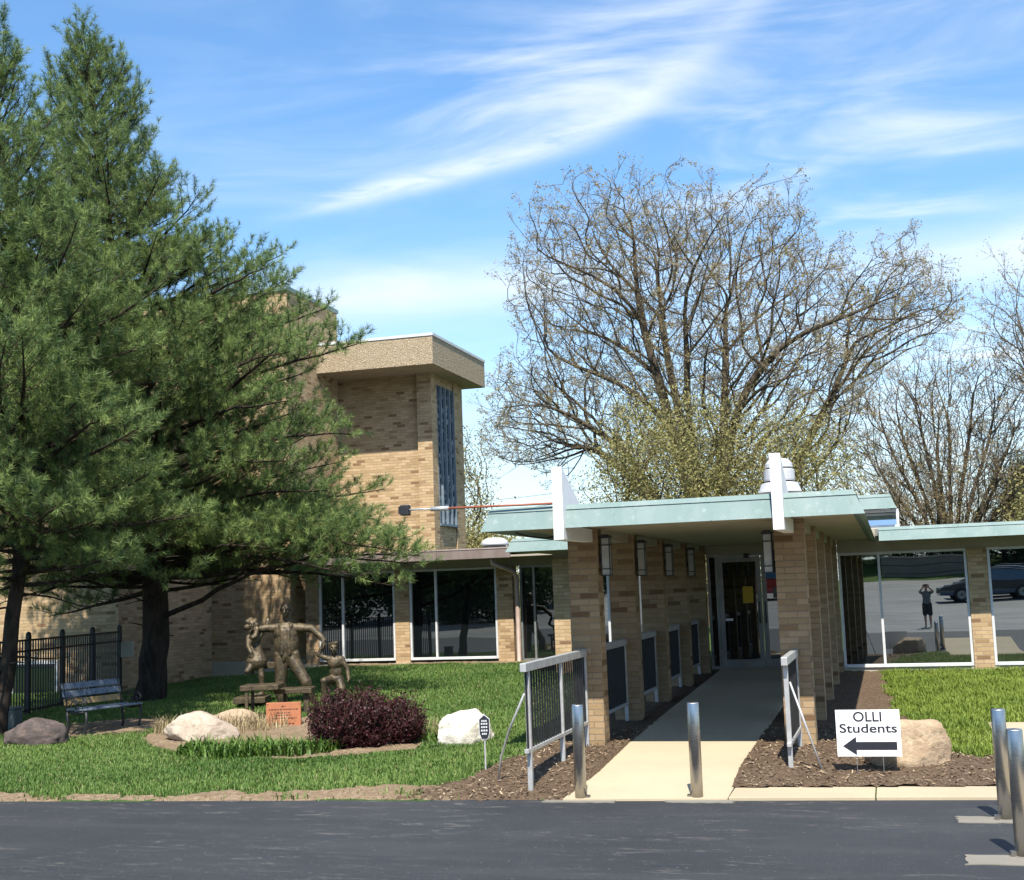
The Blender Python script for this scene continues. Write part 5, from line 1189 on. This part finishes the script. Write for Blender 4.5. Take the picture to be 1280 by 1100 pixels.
# ------------------------------------------------------------------ pines
def pine(name, label, trunk, reach, seed, nb, extra=(), zmin=2.2, top_up=1.0, base_r=0.24, front=1.0, limit=None):
    rs = np.random.default_rng(seed); trunk = np.array(trunk, float); root = thing(name, label, 'tree', tuple(trunk[0]), 0, 'pines left of the sculpture')
    ztop = trunk[-1, 2]; tz = trunk[:, 2]
    def tp(z): return np.array([np.interp(z, tz, trunk[:, 0]), np.interp(z, tz, trunk[:, 1]), z])
    zs = np.linspace(trunk[0, 2]-0.15, ztop, 40); tr = np.array([tp(z) for z in zs]); tr[1:-1] += rs.normal(0, 0.015, (38, 3))
    rad = base_r*np.clip((ztop-zs)/(ztop), 0.03, 1)**0.85; rad[:2] *= [1.4, 1.15]
    chains_thick = [(tr, rad)]; chains_thin = []; shoots = []
    def poly(start, d0, L, up, n=7, wob=0.05):
        p = np.array(start, float); d = np.array(d0, float); P = [p.copy()]
        for k in range(n):
            d = d+np.array([0, 0, up/n])+rs.normal(0, wob, 3); d /= np.linalg.norm(d); p = p+d*L/n; P.append(p.copy())
        return np.array(P)
    def dress(P, r0, L, dens=1.0):
        """laterals and shoots along a branch line"""
        n = len(P); seg = np.linalg.norm(np.diff(P, axis=0), axis=1); s = np.concatenate([[0], np.cumsum(seg)]); tot = s[-1]
        t = max(0.22*tot, 0.35); side = 1
        while t < tot:
            f = t/tot; q = np.array([np.interp(t, s, P[:, i]) for i in range(3)]); k = min(n-2, int(np.searchsorted(s, t))-1); k = max(k, 0); d = P[k+1]-P[k]; d /= np.linalg.norm(d)
            hz = np.cross(d, [0, 0, 1.0]); hz /= np.linalg.norm(hz)+1e-6
            ll = (0.42*L*(1-f)**0.8+0.28)*rs.uniform(0.7, 1.15); ll = min(ll, 1.7)
            ld = d*rs.uniform(0.6, 1.0)+hz*side*rs.uniform(0.5, 1.0)+np.array([0, 0, rs.uniform(0.02, 0.5)]); ld /= np.linalg.norm(ld)
            Q = poly(q, ld, ll, 0.35, 4, 0.07); chains_thin.append((Q, np.linspace(0.004+0.007*ll, 0.003, len(Q))))
            m = max(3, int(ll/0.12*dens)); us = 1-0.8*np.linspace(1, 0, m)**1.35
            for u in us:
                x = u*(len(Q)-1); i = min(int(x), len(Q)-2); b = Q[i]+(Q[i+1]-Q[i])*(x-i); dd = Q[i+1]-Q[i]; dd = dd/np.linalg.norm(dd)
                sd = dd*rs.uniform(0.45, 1)+rs.normal(0, 0.55, 3)+np.array([0, 0, 0.55]); 
                if u == 1: sd = dd+np.array([0, 0, 0.25])
                sd /= np.linalg.norm(sd); sl_ = rs.uniform(0.10, 0.20); shoots.append((b, sd, sl_))
            side = -side; t += rs.uniform(0.10, 0.18)
        d = P[-1]-P[-2]; shoots.append((P[-1]-d*0.3, d/np.linalg.norm(d), 0.26))
    for k in range(nb):
        f = (k+rs.uniform(0, 1))/nb; z = zmin+(ztop-0.15-zmin)*f**0.92
        az = k*2.399+rs.uniform(-0.4, 0.4)
        L = np.interp(z, [r[0] for r in reach], [r[1] for r in reach])*rs.uniform(0.62, 1.0)
        L *= 0.86+0.2*math.sin(az*2.0+z*1.9+seed)+0.1*math.sin(az*5+z*4.1)
        if math.sin(az) < 0: L *= 1+(front-1)*(-math.sin(az))
        fz = (z-zmin)/(ztop-zmin); el = -0.06+0.28*fz+top_up*max(0, fz-0.5)**1.1*1.8+rs.uniform(-0.1, 0.12)
        d = np.array([math.cos(az)*math.cos(el), math.sin(az)*math.cos(el), math.sin(el)])
        if limit is not None and not limit(az, z): continue
        P = poly(tp(z), d, L, 0.26+0.16*fz); chains_thick.append((P, np.linspace(0.012+0.013*L, 0.006, len(P)))); dress(P, 0, L)
    for P in extra:
        P = np.array(P, float); L = np.linalg.norm(P[-1]-P[0]); P2 = [P[0]]
        for a, b in zip(P[:-1], P[1:]): P2 += [a+(b-a)*t+rs.normal(0, 0.02, 3) for t in (0.33, 0.67)]+[b]
        P2 = np.array(P2); chains_thick.append((P2, np.linspace(0.055, 0.008, len(P2)))); dress(P2[3:], 0, 2.9, 1.2)
    # dead snags low on the trunk
    for k in range(9):
        z = rs.uniform(1.0, zmin+0.4); az = rs.uniform(0, 2*PI); P = poly(tp(z), (math.cos(az), math.sin(az), rs.uniform(-0.1, 0.25)), rs.uniform(0.3, 1.2), -0.1, 4, 0.1); chains_thick.append((P, np.linspace(0.022, 0.006, len(P))))
    tubes(chains_thick, 'trunk', 'pine_bark', root); tubes(chains_thin, 'branchlets', 'twig_bark', root)
    # needles
    B = np.array([s[0] for s in shoots]); D = np.array([s[1] for s in shoots]); Ls = np.array([s[2] for s in shoots]); n = len(B); NN = PINE_N
    b = np.repeat(B, NN, 0); d = np.repeat(D, NN, 0); ls = np.repeat(Ls, NN); u = rs.uniform(0.1, 1, n*NN)
    o = b+d*(ls*u)[:, None]; rv = rs.normal(0, 1, (n*NN, 3)); rv -= d*(rv*d).sum(1, keepdims=True); rv /= np.linalg.norm(rv, axis=1, keepdims=True)+1e-9
    nd = d*rs.uniform(0.35, 1.0, (n*NN, 1))+rv*rs.uniform(0.5, 1.15, (n*NN, 1))*(1.1-0.45*u)[:, None]; nd[:, 2] -= 0.08; nd /= np.linalg.norm(nd, axis=1, keepdims=True)
    nl = rs.uniform(0.09, 0.15, n*NN)[:, None]; wv = np.cross(nd, rs.normal(0, 1, (n*NN, 3))); wv /= np.linalg.norm(wv, axis=1, keepdims=True)+1e-9
    w = 0.0042
    V = np.stack([o-wv*w, o+wv*w, o+nd*nl], 1).reshape(-1, 3); F = np.arange(n*NN*3).reshape(-1, 3)
    t = np.clip(np.repeat(rs.normal(0.40, 0.22, n), NN)+rs.normal(0, 0.16, n*NN), 0, 1); t = np.repeat(t, 3); t[2::3] = np.clip(t[2::3]+0.12, 0, 1)
    fast_mesh('needles', V, F, 'needle', root, tint=t)
    print(name, 'shoots', n, 'needles', n*NN)
    return root
PINE_N = 38
pine('pine_tree', 'large pine with its trunk behind the bench, right of the two pines',
     [(-13.26, 21.2, 0.1), (-13.19, 21.2, 1.03), (-13.12, 21.2, 1.92), (-13.25, 21.2, 3.71), (-13.42, 21.2, 5.09), (-13.77, 21.2, 6.66), (-14.0, 21.2, 7.93), (-14.18, 21.2, 9.23), (-14.38, 21.2, 10.87), (-14.64, 21.2, 12.55), (-14.72, 21.2, 13.0)],
     [(2.0, 3.6), (2.9, 4.5), (4.2, 4.8), (5.5, 4.9), (6.5, 4.6), (7.3, 4.0), (8.2, 3.3), (9.0, 2.6), (9.8, 1.8), (10.3, 1.6), (10.8, 1.4), (11.8, 1.2), (12.5, 0.85), (13.0, 0.45)], 5, 265,
     extra=[[(-13.2, 21.2, 2.9), (-11.5, 20.6, 2.85), (-9.8, 20.3, 2.62), (-8.6, 20.2, 2.3)], [(-13.2, 21.2, 2.6), (-11.8, 21.6, 2.6), (-10.2, 21.9, 2.45), (-8.6, 22.0, 2.15)], [(-13.2, 21.2, 3.0), (-11.2, 21.0, 3.0), (-9.4, 20.8, 2.75), (-7.7, 20.7, 2.5)], [(-13.2, 21.2, 3.1), (-11.0, 20.6, 3.2), (-9.2, 20.4, 3.0), (-8.0, 20.3, 2.75)], [(-13.2, 21.2, 2.6), (-12.3, 20.0, 2.6), (-11.6, 19.0, 2.3)], [(-13.2, 21.2, 2.5), (-13.6, 19.8, 2.55), (-14.0, 18.8, 2.2)], [(-13.2, 21.2, 2.5), (-14.6, 20.6, 2.45), (-15.8, 20.2, 2.1)], [(-13.2, 21.2, 2.7), (-12.0, 22.3, 2.7), (-11.0, 23.3, 2.3)], [(-13.7, 21.2, 5.6), (-12.0, 20.4, 5.8), (-10.6, 19.9, 6.1), (-9.6, 19.7, 6.2)], [(-13.4, 21.2, 4.8), (-12.0, 20.2, 5.1), (-10.6, 19.6, 5.3), (-9.5, 19.4, 5.3)], [(-13.9, 21.2, 6.8), (-12.4, 20.5, 7.2), (-11.0, 20.1, 7.6), (-10.2, 20.0, 7.8)], [(-13.3, 21.2, 4.0), (-12.0, 20.2, 4.2), (-10.6, 19.7, 4.4), (-9.6, 19.5, 4.3)], [(-13.8, 21.2, 6.2), (-12.2, 21.3, 6.7), (-10.6, 21.4, 7.1), (-9.7, 21.4, 7.3)], [(-13.9, 21.2, 6.5), (-12.3, 21.3, 7.0), (-11.2, 21.3, 7.5), (-10.5, 21.3, 7.9)], [(-13.8, 21.2, 6.0), (-12.0, 20.6, 6.4), (-10.4, 20.4, 6.9)], [(-13.9, 21.2, 7.2), (-12.6, 20.8, 7.6), (-11.4, 20.6, 8.1)], [(-13.3, 21.2, 4.2), (-11.8, 21.0, 4.7), (-10.2, 20.8, 4.9), (-8.95, 20.8, 4.85)], [(-13.2, 21.2, 3.3), (-11.9, 20.8, 3.7), (-10.4, 20.6, 3.9), (-9.3, 20.5, 3.85)], [(-13.2, 21.2, 3.0), (-12.0, 21.6, 3.2), (-10.6, 21.8, 3.4), (-9.0, 21.8, 3.4)], [(-13.5, 21.2, 5.6), (-11.8, 21.3, 6.0), (-10.2, 21.4, 6.4), (-9.0, 21.4, 6.6)], [(-13.2, 21.2, 2.7), (-11.9, 21.0, 2.8), (-10.4, 20.9, 3.05), (-8.9, 20.9, 3.0), (-8.1, 20.9, 2.95)], [(-13.12, 21.2, 1.69), (-12.05, 21.0, 2.03), (-11.07, 20.9, 2.46), (-9.8, 20.8, 2.72), (-8.57, 20.8, 2.72), (-7.75, 20.8, 2.66)], [(-13.2, 21.2, 2.9), (-11.9, 21.4, 3.1), (-10.6, 21.4, 3.15), (-9.2, 21.4, 3.2)], [(-13.2, 21.2, 2.5), (-12.2, 20.4, 2.75), (-11.0, 19.8, 2.95), (-9.9, 19.6, 2.85)]], base_r=0.27, front=1.1)
pine('pine_tree', 'leaning pine at the left photo edge, its trunk in front of the iron fence',
     [(-13.20, 16.9, 0.0), (-13.06, 16.9, 1.27), (-12.88, 16.9, 2.35), (-12.76, 16.9, 3.45), (-12.80, 16.9, 5.2), (-13.0, 16.9, 7.14), (-13.22, 16.9, 9.13), (-13.45, 16.9, 10.9)],
     [(1.8, 2.1), (2.6, 2.8), (3.6, 3.0), (5.0, 2.7), (6.2, 2.4), (7.4, 1.9), (8.6, 1.4), (9.6, 1.0), (11.0, 0.5)], 8, 190, zmin=2.3, base_r=0.13, front=1.35,
     extra=[[(-12.85, 16.9, 2.5), (-12.1, 16.2, 2.9), (-11.3, 15.3, 3.2), (-10.7, 14.8, 3.3)], [(-12.8, 16.9, 2.9), (-12.2, 15.8, 3.3), (-11.7, 14.8, 3.5), (-11.4, 14.2, 3.5)], [(-12.8, 16.9, 3.3), (-12.5, 15.7, 3.7), (-12.3, 14.6, 3.8), (-12.2, 13.9, 3.8)], [(-12.8, 16.9, 3.6), (-11.8, 16.2, 4.2), (-10.9, 15.7, 4.5), (-10.4, 15.4, 4.6)], [(-12.8, 16.9, 3.0), (-13.2, 15.8, 3.4), (-13.5, 14.7, 3.5), (-13.6, 14.2, 3.5)]])

# ------------------------------------------------------------------ bed planting
def purple_bush(name, label, ctr, lobes, nst, group=None):
    root = thing(name, label, 'shrub', (ctr[0], ctr[1], ctr[2])); ch = []; leaves = []
    for (cx, cy, cz, rx, ry, rz, n) in lobes:
        p = RNG.normal(0, 1, (n, 3)); p /= np.linalg.norm(p, axis=1, keepdims=True); p[:, 2] = np.abs(p[:, 2])*1.0-0.35*(RNG.uniform(0, 1, n) < 0.35)
        p *= RNG.uniform(0.55, 1.03, (n, 1)); e = np.array([cx, cy, cz])+p*[rx, ry, rz]; e[:, 2] = np.maximum(e[:, 2], ctr[2]+0.06)
        o = np.stack([cx+p[:, 0]*rx*0.3, cy+p[:, 1]*ry*0.3, np.full(n, ctr[2])], -1)
        d = e-o; d[:, 2] += 0.15
        for a, b in zip(o, e):
            tip = b+np.array([RNG.normal(0, 0.03), RNG.normal(0, 0.03), RNG.uniform(0.02, 0.16)*(RNG.uniform() < 0.6)+0.01]); m = (a+b)/2+np.array([0, 0, 0.03])
            ch.append((np.array([a, m, b, tip]), np.array([0.005, 0.004, 0.003, 0.0015])))
            for t in np.linspace(0.35, 1.0, 9): leaves.append(a+(b-a)*t if t < 0.9 else b+(tip-b)*((t-0.9)*10))
    tubes(ch, 'stems', 'twig_bark', root); leaf_cloud('foliage', 'purple_leaf', root, np.array(leaves), 4, 0.024, 0.022)
    return root
purple_bush('purple_bush', 'rounded dark purple leafed bush covering the sculpture base', (-6.9, 15.75, 0.06), [(-6.98, 15.55, 0.32, 0.40, 0.38, 0.42, 560), (-6.62, 15.8, 0.36, 0.40, 0.40, 0.40, 520), (-6.22, 15.95, 0.32, 0.28, 0.32, 0.32, 300), (-6.75, 15.65, 0.20, 0.5, 0.36, 0.22, 160)], 0)
def in_band(cx, cy, rx, ry, rot=0.0):
    def f(x, y):
        u = (x-cx)*math.cos(rot)+(y-cy)*math.sin(rot); v = -(x-cx)*math.sin(rot)+(y-cy)*math.cos(rot)
        return (u/rx)**2+(v/ry)**2+0.25*vnoise(x, y, 3.0, 1) < 1
    return f
tag(blades('lily_clump', 'lily', in_band(-7.95, 15.1, 1.05, 0.42, 0.22), (-9.3, -6.6, 14.2, 16.2), 5200, 0.26, 0.026, 1.3, 'green strap-leaved plants along the front of the flower bed'), cat='plants')
tag(blades('lily_clump', 'lily', in_band(-6.0, 16.4, 0.5, 0.5), (-6.7, -5.2, 15.6, 17.2), 1300, 0.20, 0.022, 1.3, 'green strap leaves between the purple bush and the white boulder'), cat='plants')
tag(blades('dry_grass', 'straw', in_band(-9.6, 17.3, 1.0, 0.5, 0.25), (-10.9, -8.2, 16.4, 18.2), 2600, 0.30, 0.012, 0.9, 'pale dry ornamental grass beside the plaque'), cat='grass')
tag(blades('dry_grass', 'straw', in_band(-5.95, 16.6, 0.6, 0.4), (-6.7, -5.2, 16, 17.3), 900, 0.26, 0.012, 0.9, 'pale dry ornamental grass right of the purple bush'), cat='grass')
tag(blades('edge_weeds', 'grass', lambda x, y: (np.abs(y-edge_y(x)-0.22) < 0.13) & (vnoise(x, y, 2.7, 4) > 0.45), (-12, -4.6, 11.0, 12.7), 9000, 0.10, 0.016, 1.0, 'weedy tufts in the dirt verge by the asphalt'), cat='grass')
def litter():
    n = 9000; x = RNG.uniform(-5.2, 1.0, n); y = RNG.uniform(12.0, 16.5, n)
    k = (left_bed(x, y) | front_right_bed(x, y)) & ~in_walk(x, y); x, y = x[k], y[k]; n = len(x); z = g(x, y)+0.035
    a = RNG.uniform(0, PI, n); L = RNG.uniform(0.006, 0.026, n)*RNG.uniform(0.6, 1.3, n); w = RNG.uniform(0.003, 0.009, n)
    d = np.stack([np.cos(a), np.sin(a), RNG.normal(0, 0.25, n)], -1)*L[:, None]; s = np.stack([-np.sin(a), np.cos(a), RNG.normal(0, 0.3, n)], -1)*w[:, None]; c = np.stack([x, y, z], -1)
    V = np.stack([c-d-s, c+d-s, c+d+s, c-d+s], 1).reshape(-1, 3)
    tag(fast_mesh('bark_chips', V, np.arange(n*4).reshape(-1, 4), 'chips', tint=np.repeat(RNG.uniform(0, 1, n)**1.6, 4)), 'loose bark chips lying on the mulch beds', 'mulch', kind='stuff')
M['chips'] = tint_mat('bark_chips', (0.06, 0.035, 0.02), (0.42, 0.32, 0.21), 0.9)
litter()

# ------------------------------------------------------------------ what the windows mirror: lot, cars, bank, photographer
def car(label, loc, rz, paint):
    r = thing('parked_car', label, 'car', (0, 0, 0), 0, 'cars parked across the lot')
    # side outline, length along x (front at +x), then given width with tumblehome
    low = [(-2.2, 0.32), (-2.25, 0.55), (-2.2, 0.86), (-1.7, 0.93), (0.75, 0.92), (1.55, 0.84), (2.1, 0.72), (2.25, 0.52), (2.2, 0.30)]
    MB().loft([[(x*0.985, s*0.80, z) for x, z in low] if abs(s) > 0.9 and e else [(x, s*0.88, z) for x, z in low] for s, e in ((-1, 1), (-0.93, 0), (0.93, 0), (1, 1))]).build('body', paint, r, bevel=0.04, smooth=True)
    cab = [(-2.0, 0.92), (-1.55, 1.40), (-0.9, 1.47), (0.05, 1.44), (0.95, 0.92)]
    MB().loft([[(x, s*(0.80-0.22*(z-0.92)), z) for x, z in cab] for s in (-1, 1)]).build('windows', 'glass_dark', r, bevel=0.03)
    MB().loft([[(x, s*0.70, z) for x, z in ((-1.55, 1.405), (-0.9, 1.478), (0.05, 1.448), (0.05, 1.47), (-0.9, 1.50), (-1.6, 1.42))] for s in (-1, 1)]).build('roof', paint, r, bevel=0.01)
    for x in (-1.35, 1.35):
        for s in (-1, 1):
            w = bpy.data.objects.new('wheel', None); COL.objects.link(w); w.parent = r
            P = [(0.33, -0.11), (0.335, 0.09), (0.30, 0.11), (0.2, 0.11)]
            def ring(prof): return [[(x+rr_*math.cos(t), s*(0.80+yy), 0.33+rr_*math.sin(t)) for t in np.linspace(0, 2*PI, 20, endpoint=False)] for rr_, yy in prof]
            MB().loft(ring([(0.32, -0.1), (0.335, -0.06), (0.335, 0.06), (0.31, 0.09), (0.22, 0.09)])).build('tyre', 'rubber', w, smooth=True)
            MB().loft(ring([(0.215, 0.07), (0.21, 0.097), (0.06, 0.09), (0.0, 0.09)])).build('rim', 'alum', w)
    for s in (-1, 1):
        MB().box(2.08, 2.235, s*0.62-0.16, s*0.62+0.16, 0.60, 0.72).build('headlight', 'opal', r, bevel=0.02)
        MB().box(-2.262, -2.18, s*0.66-0.12, s*0.66+0.12, 0.66, 0.82).build('taillight', 'car_red', r, bevel=0.02)
    MB().box(2.2, 2.262, -0.45, 0.45, 0.42, 0.58).build('grille', 'black_metal', r)
    r.location = (loc[0], loc[1], float(rise(loc[1]))); r.rotation_euler = (0, 0, rz); r['label'] = label
    return r
M['car_red'] = car_paint('red_paint', (0.50, 0.02, 0.02)); M['car_navy'] = car_paint('navy_paint', (0.015, 0.022, 0.04)); M['car_silver'] = car_paint('silver_paint', (0.42, 0.43, 0.44))
car('red car parked across the lot, mirrored in the entrance door', (-5.6, -15.0), 0.2, 'car_red')
car('dark navy car parked across the lot, nearest of its row', (3.3, -15.5), PI-0.1, 'car_navy')
car('silver car parked in the row behind the navy car', (3.7, -18.4), PI-0.1, 'car_silver')
car('second dark car parked in the row beyond the silver one', (4.1, -21.4), PI-0.1, 'car_navy')
e0 = evergreen('evergreen_tree', 'dark evergreen on the bank across the lot', (0, 0, 0), 9.0, 3.4, 900, 34, 0.13, group='evergreens on the bank across the lot')
first = True
for k, (x, y, s) in enumerate(((-21, -50, 1.1), (-15, -53, 1.3), (-10, -50, 0.95), (-5, -54, 1.25), (1, -52, 0.9), (6, -51, 1.2), (11, -54, 1.35), (17, -50, 1.0), (23, -53, 1.2), (-28, -52, 1.3), (-36, -50, 1.1), (30, -51, 1.3), (-46, -52, 1.3), (-57, -50, 1.2), (38, -52, 1.2), (-20, -9, 0.9), (-25, -13, 1.0), (-31, -8, 1.0), (-37, -14, 1.1), (-16, -16, 0.8))):
    z = float(rise(y)+1.6*sstep(-y, 44, 56))-0.1
    o = e0 if k == 0 else dup(e0, (x, y, z))
    if y > -20: o['label'] = 'dark evergreen at the left side of the lot, mirrored in the left wing windows'; o['group'] = 'evergreens beside the lot'
    o.location = (x, y, z); o.rotation_euler[2] = k*1.7; o.scale = (s, s, s)
wl = thing('garden_wall', 'low grey block wall on the grass bank across the lot', 'wall', (1.5, -46.5, 2.7))
for k in range(3): MB().box(-2.5, 4.5, -46.9, -46.5, 2.6+0.5*k, 3.07+0.5*k).build('block_course', 'patch', wl, bevel=0.02)
MB().box(-2.6, 4.6, -46.95, -46.45, 4.08, 4.16).build('coping', 'stone_base', wl)
# photographer, standing beside the camera; seen only as a reflection
ph = thing('person', 'person in grey shirt and dark shorts holding up a phone, mirrored in the window', 'person', (0.55, -0.35, float(rise(-0.35))), PI)
body = head((0, -0.03, 1.56), 1.0, 0.0, -0.05)
body += [('c', (0, 0, 1.36), 0.058, (0, -0.015, 1.49), 0.053), ('e', (0, 0, 1.22), (0.165, 0.105, 0.18)), ('e', (0, 0, 1.02), (0.145, 0.10, 0.17)), ('e', (0, 0, 0.90), (0.165, 0.115, 0.12)), ('c', (-0.14, 0, 1.32), 0.06, (0.14, 0, 1.32), 0.06)]
for s in (-1, 1):
    body += [('c', (s*0.175, 0, 1.32), 0.058, (s*0.27, -0.17, 1.38), 0.046), ('c', (s*0.27, -0.17, 1.38), 0.043, (s*0.10, -0.30, 1.56), 0.03)]
    body += hand((s*0.098, -0.305, 1.57), (-s*0.3, -0.15, 1), (s*0.4, -0.9, 0), 1.0, 0.9, s > 0)
    body += [('c', (s*0.085, 0, 0.88), 0.10, (s*0.095, -0.01, 0.48), 0.062), ('c', (s*0.095, -0.01, 0.48), 0.058, (s*0.10, 0.02, 0.09), 0.038), ('c', (s*0.10, 0.03, 0.045), 0.042, (s*0.115, -0.14, 0.035), 0.036)]
blob('body', body, 'skin', ph, 0.0115, 2)
sh_ = [('e', (0, 0, 1.21), (0.18, 0.12, 0.19)), ('e', (0, 0, 1.02), (0.165, 0.118, 0.19)), ('c', (-0.14, 0, 1.32), 0.073, (0.14, 0, 1.32), 0.073), ('c', (0, 0.005, 1.36), 0.075, (0, 0, 1.40), 0.062), ('e', (0, 0, 0.90), (0.18, 0.128, 0.07))]
for s in (-1, 1): sh_ += [('c', (s*0.175, 0, 1.32), 0.073, (s*0.245, -0.12, 1.36), 0.066)]
blob('shirt', sh_, 'cloth_grey', ph, 0.0125, 2)
st_ = [('e', (0, 0, 0.88), (0.178, 0.125, 0.09))]
for s in (-1, 1): st_ += [('c', (s*0.085, 0, 0.87), 0.112, (s*0.10, -0.01, 0.53), 0.098)]
blob('shorts', st_, 'cloth_dark', ph, 0.0125, 2)
hr = [('e', (0, 0.0, 1.605), (0.086, 0.105, 0.085)), ('c', (0, 0.06, 1.58), 0.075, (0, 0.085, 1.42), 0.05)]
blob('hair', hr, 'hair', ph, 0.0125, 2)
MB().box(-0.075, 0.075, -0.335, -0.325, 1.60, 1.68).build('phone', 'black_metal', ph, bevel=0.004)

ph.scale = (0.93, 0.93, 0.93)
bpy.data.scenes.remove(WORK)
